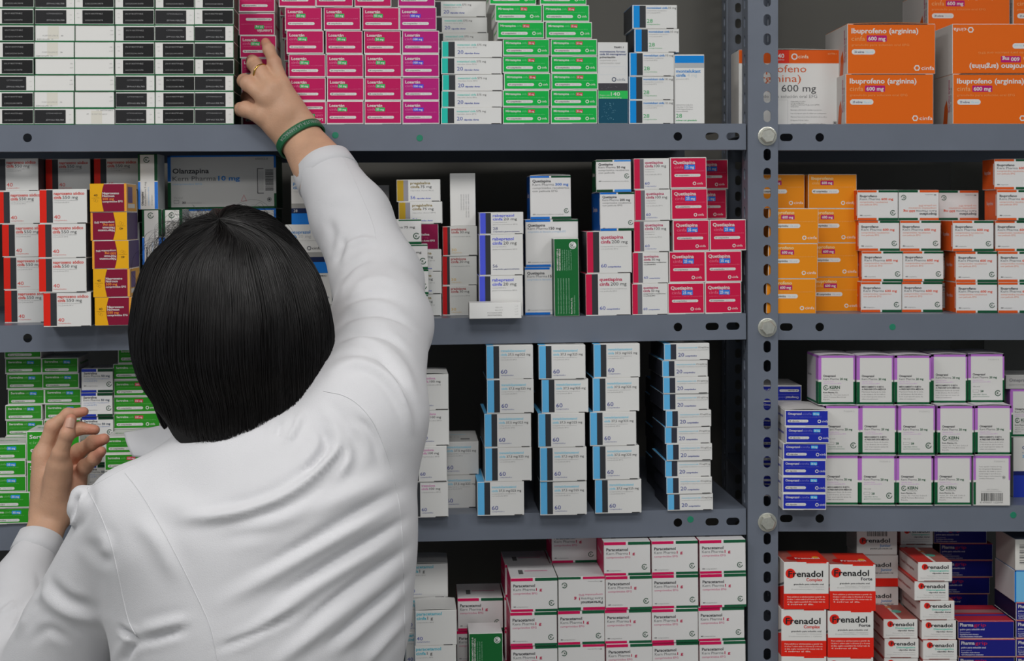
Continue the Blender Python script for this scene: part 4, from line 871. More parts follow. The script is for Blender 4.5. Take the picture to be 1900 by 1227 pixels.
def vnormals(V, F):
    N = np.zeros_like(V); f = np.cross(V[F[:,2]]-V[F[:,0]], V[F[:,3]]-V[F[:,1]])
    for i in range(4): np.add.at(N, F[:,i], f)
    return N/(np.linalg.norm(N, axis=1)[:,None]+1e-12)
def relax(V, F, it=2, lam=.5):
    E = np.concatenate([F[:,[0,1]],F[:,[1,2]],F[:,[2,3]],F[:,[3,0]]])
    for _ in range(it):
        A = np.zeros_like(V); C = np.zeros(len(V))
        np.add.at(A, E[:,0], V[E[:,1]]); np.add.at(A, E[:,1], V[E[:,0]]); np.add.at(C, E[:,0], 1); np.add.at(C, E[:,1], 1)
        V = V+lam*(A/C[:,None]-V)
    return V
def qmesh(name, V, F, m, parent=None):
    me = bpy.data.meshes.new(name); me.vertices.add(len(V)); me.vertices.foreach_set('co', V.astype(np.float32).ravel())
    me.loops.add(F.size); me.loops.foreach_set('vertex_index', F.astype(np.int32).ravel())
    me.polygons.add(len(F)); me.polygons.foreach_set('loop_start', np.arange(0, F.size, F.shape[1], dtype=np.int32))
    me.update(calc_edges=True); me.validate(); me.polygons.foreach_set('use_smooth', [True]*len(me.polygons)); me.materials.append(m)
    o = bpy.data.objects.new(name, me); COL.objects.link(o)
    if parent: o.parent = parent
    return o
def pv(*a): return np.array(P(*a))

# ------------------------------------------------------------------ the person: joints, placed in the room
R_SH = pv(672, 745, -.43); R_EL = pv(728, 508, -.17); R_WR = pv(551, 247, -.04)
L_SH = pv(234, 935, -.47); L_EL = pv(62, 1300, -.36); L_WR = pv(97, 950, -.19); L_FE = pv(22, 1150, -.28)
NECK = pv(455, 770, -.44); HEAD = pv(432, 610, -.41)
# --- right hand (viewer sees its back), a finger is MCP, PIP, DIP, tip
def chain(G, F, pts, rad, k=.006):
    d = None
    for i in range(len(pts)-1):
        c = cap(G, pts[i], pts[i+1], rad[i], rad[i+1]); d = c if d is None else smin(d, c, .003)
    return d if F is None else smin(F, d, k)
HR = {
 'index': ([(486,214,-.052),(456,203,-.046),(447,203,-.026),(452,200,-.006)], (.0125,.0105,.009,.008)),
 'middle': ([(494,182,-.056),(461,155,-.046),(453,150,-.026),(462,152,.004)], (.0125,.0105,.009,.008)),
 'ring': ([(505,164,-.052),(482,134,-.040),(472,119,-.016),(468,113,.004)], (.012,.0105,.0098,.009)),
 'little': ([(523,158,-.044),(509,116,-.034),(499,92,-.022),(493,79,-.008)], (.0108,.0088,.0078,.0066)),
 'thumb': ([(520,222,-.03),(490,214,-.012),(468,196,.0),(458,180,.012)], (.014,.012,.011,.009)),
}
def hand(wr, el, fingers, carpal, h=.0013, rw=.026, th=.018, sidev=None, extra=(), wo=.010, fr=(.030,.027)):
    pts = [p for q in fingers.values() for p in q[0]]
    allp = np.array([P(*p) for p in pts]+[wr, wr+(el-wr)*.32])
    G, lo, h = grid(allp.min(0)-.032, allp.max(0)+.032, h)
    dirv = (el-wr)/np.linalg.norm(el-wr)
    # forearm stub with a flat oval section
    s = sidev/np.linalg.norm(sidev)
    fa = wr+dirv*.085
    F = None
    for (o, r0, r1) in ((0,th,fr[0]),(wo,th*.92,fr[1]),(-wo,th*.92,fr[1])):
        c = cap(G, wr+s*o, fa+s*o*1.3, r0, r1); F = c if F is None else smin(F, c, .012)
    # metacarpal fan
    for name, (p, r) in fingers.items():
        if name == 'thumb': continue
        m = np.array(P(*p[0])); w0 = wr+s*carpal[name]
        F = smin(F, cap(G, w0, m, th*.88, r[0]*1.02), .012)
    names = [n for n in ('index','middle','ring','little') if n in fingers]
    for a, b in zip(names, names[1:]):
        pa, pb = np.array(P(*fingers[a][0][0])), np.array(P(*fingers[b][0][0]))
        F = smin(F, cap(G, (pa+wr)/2, (pb+wr)/2, th*.8, th*.8), .012)
        F = smin(F, cap(G, pa*.86+wr*.14, pb*.86+wr*.14, .0095, .0095), .006)
    for name, (p, r) in fingers.items():
        q = [np.array(P(*x)) for x in p]
        d = chain(G, None, q, r)
        # slight knuckle swelling
        for j, x in enumerate(q[1:-1]): d = smin(d, np.linalg.norm(G-x.astype(np.float32), axis=-1)-r[j+1]*.99, .004)
        F = smin(F, d, .0055 if name != 'thumb' else .010)
    for e in extra: F = smin(F, cap(G, *e), .010)
    V, Q = surf(F, lo, h); V = relax(V, Q, 2)
    return V, Q, fa
sR = np.array([.80,.10,.60]); sR -= (R_EL-R_WR)*((sR @ (R_EL-R_WR))/((R_EL-R_WR) @ (R_EL-R_WR)))
VR, QR, RFA = hand(R_WR, R_EL, HR, {'index':-.016,'middle':-.006,'ring':.005,'little':.015}, sidev=sR,
   extra=[(pv(545,236,-.035), pv(510,222,-.025), .018, .014)])
HL = {
 'index': ([(80,840,-.175),(97,792,-.172),(126,769,-.168),(156,764,-.162)], (.0100,.0086,.0074,.0058)),
 'middle': ([(100,845,-.165),(116,812,-.160),(148,795,-.158),(176,798,-.158)], (.0102,.0090,.0078,.0064)),
 'ring': ([(126,862,-.160),(146,838,-.168),(172,822,-.182),(193,815,-.192)], (.0106,.0096,.0088,.0070)),
 'little': ([(142,887,-.165),(158,866,-.184),(175,851,-.196),(188,838,-.204)], (.0100,.0088,.0078,.0062)),
 'thumb': ([(108,885,-.200),(112,842,-.212),(125,806,-.216),(132,778,-.212)], (.0140,.0098,.0086,.0068)),
}
sL = np.array([1.0,-.25,.0]); sL -= (L_FE-L_WR)*((sL @ (L_FE-L_WR))/((L_FE-L_WR) @ (L_FE-L_WR)))
VL, QL, LFA = hand(L_WR, L_FE, HL, {'index':-.014,'middle':-.006,'ring':.006,'little':.012}, sidev=sL, th=.0168, wo=.006, fr=(.0195,.018),
   extra=[(pv(100,935,-.200), pv(110,868,-.205), .017, .0150), (pv(112,930,-.185), pv(140,900,-.175), .016, .013), (pv(84,925,-.185), pv(80,850,-.178), .014, .012)])
# --- head, neck, trunk, legs
G, lo, h = grid((-.62,-.78,0), (.12,-.12,1.60), .008)
F = ell(G, HEAD, (.074,.092,.104)); F = smin(F, ell(G, HEAD+np.array([0,.035,-.045]), (.055,.062,.07)), .03)
F = smin(F, cap(G, HEAD+np.array([-.0,.104,-.012]), HEAD+np.array([0,.112,-.030]), .007, .011), .012)      # nose
F = smin(F, ell(G, HEAD+np.array([0,.088,-.056]), (.02,.014,.009)), .008)                                   # lips
for sx in (-1, 1):
    F = np.maximum(F, -(np.linalg.norm(G-(HEAD+np.array([sx*.031,.102,.005])).astype(np.float32), axis=-1)-.012))
    F = smin(F, np.linalg.norm(G-(HEAD+np.array([sx*.031,.083,.004])).astype(np.float32), axis=-1)-.012, .003)
    F = smin(F, ell(G, HEAD+np.array([sx*.076,-.002,-.012]), (.008,.018,.03)), .008)
F = smin(F, cap(G, HEAD+np.array([0,.0,-.07]), NECK+np.array([0,.0,-.03]), .05, .056), .03)
CH = pv(468, 990, -.44); PEL = np.array([CH[0]-.01, -.45, .86])
F = smin(F, ell(G, CH+np.array([0,0,-.06]), (.13,.08,.13)), .04); F = smin(F, ell(G, PEL, (.145,.10,.13)), .06)
F = smin(F, cap(G, L_SH+np.array([.02,0,-.02]), pv(430,930,-.45), .028, .05), .03); F = smin(F, cap(G, pv(430,930,-.45), R_SH, .05, .035), .03)
F = smin(F, cap(G, L_SH+np.array([.02,0,-.02]), L_EL, .028, .034), .02); F = smin(F, cap(G, L_EL, LFA, .034, .026), .02)
F = smin(F, cap(G, R_SH, R_EL, .038, .034), .02); F = smin(F, cap(G, R_EL, RFA, .034, .026), .02)
for sx in (-1, 1):
    hip = PEL+np.array([sx*.085,0,-.04]); kn = np.array([PEL[0]+sx*.09,-.43,.46]); an = np.array([PEL[0]+sx*.09,-.46,.08])
    F = smin(F, cap(G, hip, kn, .085, .055), .03); F = smin(F, cap(G, kn, an, .055, .036), .02)
    F = smin(F, cap(G, an+np.array([0,-.02,-.04]), an+np.array([0,.12,-.05]), .036, .026), .02)
VB, QB = surf(F, lo, h); VB = relax(VB, QB, 1)
Vall = np.concatenate([VB, VR, VL]); Qall = np.concatenate([QB, QR+len(VB), QL+len(VB)+len(VR)])
person = qmesh('person', Vall, Qall, M_SKIN)
tips = [P(*q[0][-1]) for H_ in (HR, HL) for q in H_.values()]; kn_ = [P(*q[0][k]) for H_ in (HR, HL) for q in H_.values() for k in (1,2)]
base_ = np.array(lin((198,156,128))); red_ = np.array(lin((198,134,112))); Tn = np.zeros(len(Vall))
for t_ in tips: Tn = np.maximum(Tn, np.exp(-(np.linalg.norm(Vall-np.array(t_), axis=1)/.016)**2))
for t_ in kn_: Tn = np.maximum(Tn, .55*np.exp(-(np.linalg.norm(Vall-np.array(t_), axis=1)/.009)**2))
pal = np.exp(-(np.linalg.norm(Vall-np.array(P(138,880,-.17)), axis=1)/.03)**2)*.6; Tn = np.maximum(Tn, pal)[:,None]
ca_ = person.data.color_attributes.new('Tint', 'FLOAT_COLOR', 'POINT')
ca_.data.foreach_set('color', np.concatenate([base_*(1-Tn)+red_*Tn, np.ones((len(Vall),1))], 1).astype(np.float32).ravel())
tag(person, 'person in a white coat with black bobbed hair reaching up to the top shelf', 'person')

# --- fingernails that show: left thumb, left middle
def nail(c, n, up, w, l):
    c, n, up = [np.array(x, float) for x in (c, n, up)]; n /= np.linalg.norm(n); up -= n*(up @ n); up /= np.linalg.norm(up); r = np.cross(up, n)
    V, Fc = [], []
    for i in range(7):
        for j in range(9):
            u = (i/6*2-1); v = (j/8*2-1)
            k = math.sqrt(max(0, 1-.75*abs(v)**4)) if v > 0 else 1
            V.append(c+r*u*w/2*k+up*v*l/2-n*(u*u*w*.28)+n*.0009)
    for i in range(6):
        for j in range(8): a = i*9+j; Fc.append((a,a+9,a+10,a+1))
    o = mesh_obj('fingernail', V, Fc, M_NAIL, person, smooth=True)
    return o
tp = pv(131,784,-.213); nail(tp+np.array([.0015,-.0074,.001]), (.25,-1,.25), pv(131,780,-.212)-pv(125,806,-.216), .0105, .012)

# ------------------------------------------------------------------ coat
G, lo, h = grid((-.66,-.72,.50), (.06,-.03,1.66), .0035)
def W(*a): return pv(*a)
F = ell(G, W(475,1085,-.455), (.158,.105,.150))
F = smin(F, ell(G, W(400,985,-.465), (.115,.085,.068)), .04)
F = smin(F, ell(G, W(560,960,-.46), (.108,.093,.115)), .05)
F = smin(F, cap(G, W(505,1180,-.45), W(500,1500,-.44), .130, .14), .05)
F = smin(F, cap(G, np.array([PEL[0]+.00,-.45,.95]), np.array([PEL[0],-.45,.60]), .15, .19), .08)
F = smin(F, cap(G, W(400,862,-.455), L_SH+np.array([0,0,-.003]), .048, .031), .03)       # left shoulder slope
F = smin(F, cap(G, W(455,860,-.455), W(645,800,-.44), .055, .057), .035)         # right shoulder
F = smin(F, cap(G, W(455,790,-.44), W(455,870,-.455), .050, .058), .03)         # base of the neck
# right sleeve
F = smin(F, cap(G, W(676,765,-.43), W(708,600,-.27), .060, .058), .035)
F = smin(F, cap(G, W(708,600,-.27), W(702,520,-.185), .059, .055), .02)
F = smin(F, cap(G, W(702,520,-.185), W(652,405,-.115), .055, .050), .02)
F = smin(F, cap(G, W(652,405,-.115), W(592,295,-.055), .050, .0385), .015)
# side of the trunk below the raised arm
F = smin(F, cap(G, W(668,790,-.42), W(655,1000,-.44), .060, .056), .04)
# left sleeve
F = smin(F, cap(G, L_SH, L_EL+np.array([.01,0,0]), .035, .064), .022)
F = smin(F, cap(G, W(152,922,-.468), W(147,948,-.468), .0125, .0115), .006)
F = smin(F, cap(G, L_EL+np.array([-.02,0,0]), W(44,1085,-.255), .060, .037), .015)
F = smin(F, cap(G, W(44,1085,-.255), W(84,980,-.205), .037, .0235), .010)
# cut the cuffs square and hollow them
def cuff(F, c, d, r, depth=.03):
    c = np.array(c, np.float32); d = np.array(d, float); d = (d/np.linalg.norm(d)).astype(np.float32)
    t = (G-c) @ d; rad = np.linalg.norm(G-c-t[...,None]*d, axis=-1)
    cutter = np.maximum(-t, rad-.075)          # everything past the cuff plane, near it
    F = np.maximum(F, -cutter)
    F = np.maximum(F, -np.maximum(rad-r, np.abs(t+depth/2)-depth/2-.002))
    return F
cR = W(601,314,-.066); dR = W(592,295,-.055)-W(652,405,-.115)
F = cuff(F, cR, dR, .030)
cL = W(76,1001,-.214); dL = W(84,980,-.205)-W(44,1085,-.255)
F = cuff(F, cL, dL, .0195)
# hem and neck opening
F = np.maximum(F, .56-G[...,2])
F = np.maximum(F, -(np.maximum(np.linalg.norm((G-NECK.astype(np.float32))[...,:2], axis=-1)-.056, (NECK[2]-.03)-G[...,2])))
VC, QC = surf(F, lo, h); VC = relax(VC, QC, 3)
NC = vnormals(VC, QC)
# folds: (points along the fold in photograph pixels, half width px, height mm)
FOLDS = [
 # back, running from the right side down towards the middle
 ([(760,930),(650,985),(520,1060),(410,1120)],16,3.2), ([(762,985),(650,1050),(540,1120),(450,1190)],14,3.2), ([(764,1040),(670,1110),(580,1180),(500,1240)],14,3.2),
 ([(764,1090),(700,1145),(620,1215)],11,2.8), ([(764,1140),(715,1190),(670,1240)],10,2.6), ([(740,880),(660,915),(560,960),(440,1005)],18,3.0), ([(758,905),(690,935),(600,990),(480,1060)],10,-2.2),
 ([(762,960),(640,1030),(520,1105)],8,-2.6), ([(764,1015),(650,1090),(560,1160)],8,-2.6), ([(764,1068),(690,1125),(600,1205)],7,-2.4),
 ([(400,1205),(470,1180),(560,1130)],8,-2.0), ([(420,1000),(520,985),(620,930)],14,-2.0),
 # broad fold that hangs from under the hair
 ([(598,758),(625,790),(632,830),(605,860),(540,920),(440,955),(340,965)],11,4.6), ([(590,790),(608,820),(596,850),(560,885)],9,-4.0), ([(560,765),(545,800),(530,822)],7,3.0), ([(520,778),(512,810)],7,-2.5),
 ([(640,800),(650,850),(625,885)],10,3.0), ([(655,770),(690,800),(705,860)],9,-2.2),
 # armpit and arm folds, right sleeve
 ([(618,650),(660,632),(710,640),(752,680),(775,740)],9,4.0), ([(612,690),(660,668),(712,690),(748,740),(765,800)],9,4.0), ([(615,668),(660,650),(712,664),(752,712)],6,-3.4),
 ([(622,622),(655,602),(700,596),(745,612)],9,2.6), ([(620,640),(665,617),(718,620),(765,662)],6,-3.2), ([(624,594),(650,570),(700,560),(760,578)],8,2.6), ([(624,606),(665,582),(720,578),(780,615)],6,-3.0),
 ([(622,552),(648,515),(676,490)],8,3.0), ([(640,540),(690,512),(745,522)],10,2.0), ([(634,566),(680,545),(728,548)],7,-2.0), ([(640,462),(668,444),(698,446)],7,2.6), ([(622,490),(634,462),(640,440)],7,-3.4), ([(628,520),(655,492),(690,478)],6,-2.2), ([(720,475),(755,488),(782,520)],12,-1.4), ([(600,395),(640,385),(670,392)],14,-1.0),
 ([(614,480),(622,440),(612,405)],9,-1.6), ([(630,640),(690,640),(735,690),(758,760)],5,-2.0),
 # left shoulder and sleeve
 ([(150,905),(160,925),(150,955),(125,985)],8,4.0), ([(138,920),(148,940),(136,968)],8,-3.0), ([(185,985),(203,1010),(190,1035)],11,1.6), ([(160,1000),(185,1035),(215,1045)],12,-1.6),
 ([(75,1085),(95,1120),(140,1145),(200,1150)],13,2.0), ([(95,1075),(120,1110),(170,1125)],11,-2.0), ([(40,1175),(55,1130),(85,1095)],9,2.4), ([(60,1195),(90,1160),(130,1190)],10,-1.6), ([(70,1060),(80,1100),(60,1140)],8,-2.0),
 ([(250,1192),(290,1184),(345,1168)],9,-2.2), ([(256,1188),(236,1210),(222,1240)],9,-3.6), ([(262,1170),(300,1160),(355,1148)],11,1.8), ([(220,1165),(243,1178),(256,1188)],6,-3.0),
 ([(20,1180),(45,1140)],6,-2.5), ([(0,1140),(30,1115)],6,2.5),
 ([(250,960),(300,1010),(330,1080)],18,2.0), ([(300,930),(380,960),(470,960)],22,2.0),
]
pp = proj(VC); face = np.clip(-NC[:,1]*1.6, 0, 1)
disp = np.zeros(len(VC))
for pts, wd, amp in FOLDS:
    # smooth the polyline
    q = np.array(pts, float)
    for _ in range(3):
        n_ = [q[0]]
        for a, b in zip(q, q[1:]): n_ += [a*.75+b*.25, a*.25+b*.75]
        n_.append(q[-1]); q = np.array(n_)
    near = np.where((pp[:,0] > q[:,0].min()-4*wd) & (pp[:,0] < q[:,0].max()+4*wd) & (pp[:,1] > q[:,1].min()-4*wd) & (pp[:,1] < q[:,1].max()+4*wd) & (face > 0))[0]
    if not len(near): continue
    best = np.full(len(near), 1e9); tt = np.zeros(len(near)); L = np.concatenate([[0], np.cumsum(np.linalg.norm(np.diff(q, axis=0), axis=1))])
    for i in range(len(q)-1):
        d = q[i+1]-q[i]; t = np.clip(((pp[near]-q[i]) @ d)/max(d @ d, 1e-9), 0, 1); ds = np.linalg.norm(pp[near]-q[i]-t[:,None]*d, axis=1)
        m = ds < best; best[m] = ds[m]; tt[m] = (L[i]+t[m]*(L[i+1]-L[i]))/L[-1]
    fall = np.minimum(1, np.minimum(tt, 1-tt)*3.5+.12)
    disp[near] += 1.35*amp*.001*(np.exp(-(best/(wd*.85))**2)-.35*np.exp(-((best-wd*1.7)/(wd*.9))**2))*fall*face[near]
rs = np.random.RandomState(2)
for _ in range(26):
    kv = rs.normal(size=3)*rs.uniform(8, 26); disp += .00035*np.sin(VC @ kv+rs.uniform(0, 6))
VC = VC+NC*disp[:,None]
coat = qmesh('coat', VC, QC, M_COAT, person); coat['label'] = 'white cotton coat with long sleeves'
tri = BVHTree.FromPolygons([tuple(v) for v in VC], [tuple(q) for q in QC])
# turned hems of the sleeves
def cuffband(c, d, r0, r1, L, th=.002):
    d = d/np.linalg.norm(d); u = np.cross(d, (0,1.,0)); u /= np.linalg.norm(u); v = np.cross(d, u); V, Fc = [], []
    prof = [(-L,r0),(-L*.98,r0+.0012),(-L*.5,(r0+r1)/2+.0012),(-.001,r1+.001),(0,r1),(0,r1-th),(-L,r0-th)]
    for i in range(64):
        a = 2*math.pi*i/64; w_ = 1+.012*math.sin(3*a+1)+.01*math.sin(5*a)
        for s, r in prof: V.append(c+d*s+(math.cos(a)*u+math.sin(a)*v)*r*w_)
    n = len(prof)
    for i in range(64):
        for j in range(n): Fc.append((i*n+j, ((i+1)%64)*n+j, ((i+1)%64)*n+(j+1)%n, i*n+(j+1)%n))
    return V, Fc
for c_, d_, ra, rb in ((cR, dR, .0425, .0405),(cL, dL, .0285, .0262)):
    V, Fc = cuffband(c_+d_/np.linalg.norm(d_)*.004, d_, ra, rb, .026); mesh_obj('cuff', V, Fc, M_COAT, coat, smooth=True)
if TESTING:
    for y in (300,350,400,450,500,550,600,650,700,750,800,850,880,920,960,1000,1050,1100,1150,1200):
        q = proj(VC); m = abs(q[:,1]-y) < 5
        if m.any(): print('row', y, 'x %.0f..%.0f' % (q[m,0].min(), q[m,0].max()), 'Ymin %.3f' % VC[m,1].min())
# raised seams laid on the cloth
def tube(paths, r, n=6):
    V, Fc = [], []
    for pts in paths:
        b = len(V); m = len(pts); rr = r if hasattr(r, '__len__') else [r]*m
        for i, p in enumerate(pts):
            t = pts[min(i+1, m-1)]-pts[max(i-1, 0)]; t = t/(np.linalg.norm(t)+1e-12)
            u = np.cross(t, (0,0,1.)) if abs(t[2]) < .9 else np.cross(t, (1.,0,0)); u /= np.linalg.norm(u); v = np.cross(t, u)
            for j in range(n): a = 2*math.pi*j/n; V.append(p+rr[i]*(math.cos(a)*u+math.sin(a)*v))
        for i in range(m-1):
            for j in range(n): Fc.append((b+i*n+j, b+i*n+(j+1)%n, b+(i+1)*n+(j+1)%n, b+(i+1)*n+j))
        Fc.append(tuple(range(b, b+n))); Fc.append(tuple(range(b+(m-1)*n, b+m*n)))
    return V, Fc
def smoothpx(pts, it=3):
    q = np.array(pts, float)
    for _ in range(it):
        n_ = [q[0]]
        for a, b in zip(q, q[1:]): n_ += [a*.75+b*.25, a*.25+b*.75]
        n_.append(q[-1]); q = np.array(n_)
    return q
EYE = Vector((0,-D,ZC))
def onto(px, py, lift=0.0, bvh=None):
    d = (P(px, py, 0)-EYE).normalized(); hit = (bvh or tri).ray_cast(EYE, d)
    return None if hit[0] is None else np.array(hit[0]-d*lift)
SEAMS = [[(232,878),(262,915),(300,980),(340,1055),(372,1120),(392,1165),(404,1227)], [(160,905),(185,950),(207,1010),(220,1070),(230,1120),(240,1160),(256,1184)],
 [(600,726),(648,735),(690,775),(714,830),(735,900),(746,970),(750,1100),(752,1227)], [(636,292),(656,330),(680,385),(694,420),(698,446)], [(282,846),(262,856),(225,872),(190,892),(162,906)]]
paths = []
for sm in SEAMS:
    q = smoothpx(sm); seg = []
    for a, b in zip(q, q[1:]):
        for t in (0, .5): seg.append(a*(1-t)+b*t)
    pts = [onto(x, y, .0001) for x, y in seg]; pts = [p for p in pts if p is not None]
    if len(pts) > 3:
        V, Fc = tube([pts], .00055 if len(sm) > 5 else .0003, 5); mesh_obj('seam', V, Fc, M_COAT, coat, smooth=True)
# collar: folded band round the neck with its point over the left shoulder
def ribbon(cent, ups, width, th=.0018):
    V, Fc = [], []; m = len(cent)
    for i in range(m):
        c, u = cent[i], ups[i]
        t = cent[min(i+1,m-1)]-cent[max(i-1,0)]; t /= np.linalg.norm(t); nn = np.cross(t, u); nn /= np.linalg.norm(nn)
        wd = width[i] if hasattr(width, '__len__') else width
        for (a, b) in ((0,0),(wd,0),(wd,th),(0,th)): V.append(c+u*a+nn*b)
    for i in range(m-1):
        for j in range(4): Fc.append((i*4+j, i*4+(j+1)%4, (i+1)*4+(j+1)%4, (i+1)*4+j))
    Fc.append((0,1,2,3)); Fc.append(tuple(range((m-1)*4, m*4)))
    return V, Fc
top_e = [(230,803,-.385),(262,797,-.40),(298,790,-.415),(330,778,-.43),(372,776,-.455)]
bot_e = [(246,848,-.425),(276,850,-.445),(310,846,-.458),(345,838,-.475),(392,830,-.49)]
def loft_sheet(A, B, th, nu=24, nv=10, bulge=.006):
    A = np.array([P(*p) for p in A]); B = np.array([P(*p) for p in B])
    def samp(C, t):
        x = t*(len(C)-1); i = min(int(x), len(C)-2); return C[i]+(C[i+1]-C[i])*(x-i)
    top, V, Fc = [], [], []
    for i in range(nu+1):
        a, b = samp(A, i/nu), samp(B, i/nu)
        for j in range(nv+1):
            v = j/nv; V.append(a*(1-v)+b*v+np.array([0,-bulge*math.sin(math.pi*v),bulge*.3*math.sin(math.pi*v)]))
    n = len(V)
    V += [v+np.array([0, th, 0]) for v in V]
    for i in range(nu):
        for j in range(nv):
            a = i*(nv+1)+j; Fc.append((a,a+1,a+nv+2,a+nv+1)); Fc.append((n+a,n+a+nv+1,n+a+nv+2,n+a+1))
    rim = [i*(nv+1) for i in range(nu+1)]+[nu*(nv+1)+j for j in range(1,nv+1)]+[i*(nv+1)+nv for i in range(nu-1,-1,-1)]+[j for j in range(nv-1,0,-1)]
    for a, b in zip(rim, rim[1:]+rim[:1]): Fc.append((a,b,n+b,n+a))
    return V, Fc
V, Fc = loft_sheet(top_e, bot_e, .0025)
# stand of the collar, round the back of the neck
ring_c = [NECK+np.array([.066*math.cos(a), .066*math.sin(a)+.002, -.012+.012*math.sin(a)]) for a in np.linspace(math.radians(-215), math.radians(35), 40)]
V2, F2 = ribbon([np.array(c) for c in ring_c], [np.array([0,0,1.]) for _ in ring_c], .034, .003)
n = len(V); V += V2; Fc += [tuple(i+n for i in f) for f in F2]
mesh_obj('collar', V, Fc, M_COAT, coat, smooth=True)

# ------------------------------------------------------------------ hair: a bob of separate strands over a dark under-layer
HY = -.41; KH = S*(D+HY)/D
LV = [(382,430,446),(384,418,458),(389,402,480),(398,380,500),(420,343,523),(446,312,543),(480,285,567),(510,271,586),(542,261,600),(575,254,610),(610,249,615),(650,250,617),(690,262,614),(725,281,609),(752,288,606),(780,293,603),(810,300,598)]
HEM = [(285,740),(300,750),(316,754),(332,768),(346,790),(368,803),(420,806),(485,806),(525,797),(550,782),(585,762),(603,752),(612,735)]
HEMa = np.array(HEM, float)
LVa = np.array(LV, float)
def ringat(y):
    l = np.interp(y, LVa[:,0], LVa[:,1]); r = np.interp(y, LVa[:,0], LVa[:,2])
    cx = ((l+r)/2-VX)*KH; rx = (r-l)/2*KH
    ry = max(min(rx*1.1, .119), 0)+np.interp(y, [540,700,806], [0,.003,.006])
    return cx, rx, ry
def hairpt(phi, t, off=0.0):
    """phi 0 = back of the head, t 0 = crown, 1 = hem"""
    af = abs(phi)
    hx = VX+(ringat(770)[0]+math.sin(phi)*ringat(770)[1])/KH
    hem = np.interp(hx, HEMa[:,0], HEMa[:,1]) if af < 1.75 else max(515, 760-(af-1.75)/.45*245)
    y = 382+(hem-382)*(t**1.25)
    cx, rx, ry = ringat(y)
    yc = HY
    x = cx+math.sin(phi)*(rx+off); yy = yc-math.cos(phi)*(ry+off)
    z = ZC+(VY-y)*KH
    # the crown dips slightly where the hair parts
    z -= .006*math.exp(-((t-.0)/.05)**2)*0
    return np.array([x, yy, z+off*.6*math.exp(-t*4)])
# the strands spring from a whorl on the back of the crown, not from its very top
CEN = np.array([(430-VX)*KH, HY, ZC+(VY-575)*KH]); TS = .42
def ondome(p):
    lo_, hi_ = .2, 2.5
    for _ in range(14):
        k = (lo_+hi_)/2; q = CEN+(p-CEN)*k; y = VY-(q[2]-ZC)/KH
        if y < 382.5: r = 9
        else:
            cx, rx, ry = ringat(y); r = math.hypot((q[0]-cx)/rx, (q[1]-HY)/ry)
        if r > 1: hi_ = k
        else: lo_ = k
    return CEN+(p-CEN)*lo_
flat0 = hairpt
WH = ondome(CEN+np.array([-.004,-.075,.135]))
NPH, NS = 144, 14
TAB = np.zeros((NPH+1, NS+1, 3))
for i in range(NPH+1):
    ph = -math.pi+2*math.pi*i/NPH; Q_ = flat0(ph, TS)
    for j in range(NS+1):
        s_ = j/NS
        # leave the whorl sideways a little, so the hair sweeps round it
        w_ = s_*s_*(3-2*s_)
        TAB[i,j] = ondome(WH+(Q_-WH)*s_+np.array([.010*math.sin(math.pi*s_)*math.cos(ph),0,0]))*(1-w_)+flat0(ph, TS*s_)*w_ if j < NS else Q_
def hairpt(phi, t, off=0.0):
    if t >= TS: return flat0(phi, t, off)
    phi = (phi+math.pi) % (2*math.pi)-math.pi
    x = (phi+math.pi)/(2*math.pi)*NPH; y = max(0, t)/TS*NS; i = min(int(x), NPH-1); j = min(int(y), NS-1); u, v = x-i, y-j
    p = (TAB[i,j]*(1-u)+TAB[i+1,j]*u)*(1-v)+(TAB[i,j+1]*(1-u)+TAB[i+1,j+1]*u)*v
    d = p-CEN; return p+d/np.linalg.norm(d)*off
NP, NT = 120, 60
V = [hairpt(-math.pi+2*math.pi*i/NP, (j/NT), -.0035) for i in range(NP) for j in range(NT+1)]
Fc = [(i*(NT+1)+j, ((i+1)%NP)*(NT+1)+j, ((i+1)%NP)*(NT+1)+j+1, i*(NT+1)+j+1) for i in range(NP) for j in range(NT)]
nb = len(V)
rg = random.Random(21); paths = []; rads = []
clump = [(rg.uniform(-math.pi, math.pi), rg.uniform(-.0022,.0028), rg.uniform(-.10,.10)) for _ in range(280)]
for i in range(7600):
    ph, off0, bend = clump[rg.randrange(280)]
    ph += rg.gauss(0, .05); off = off0*.7+rg.uniform(-.0018,.0026)
    t0 = rg.choice([0, 0, rg.uniform(0,.12), rg.uniform(0,.5)]); t1 = 1.0+rg.uniform(-.03,.018)
    pts = []
    wob = rg.uniform(-.02,.02); f = rg.uniform(1,3)
    for k in range(23):
        t = t0+(t1-t0)*k/22
        sw = bend*math.sin(t*math.pi*.9)+wob*math.sin(t*f*3)
        o_ = off*(1-.5*t)+(.0015*math.sin(t*9+ph*7))
        if t > .93: o_ -= (t-.93)*.10
        pts.append(hairpt(ph+sw*(.3+.7*t), min(max(t,.0),1.02), o_))
    paths.append(pts); rads.append([.00029*(1-.6*max(0,(k/22-.8)/.2)) for k in range(23)])
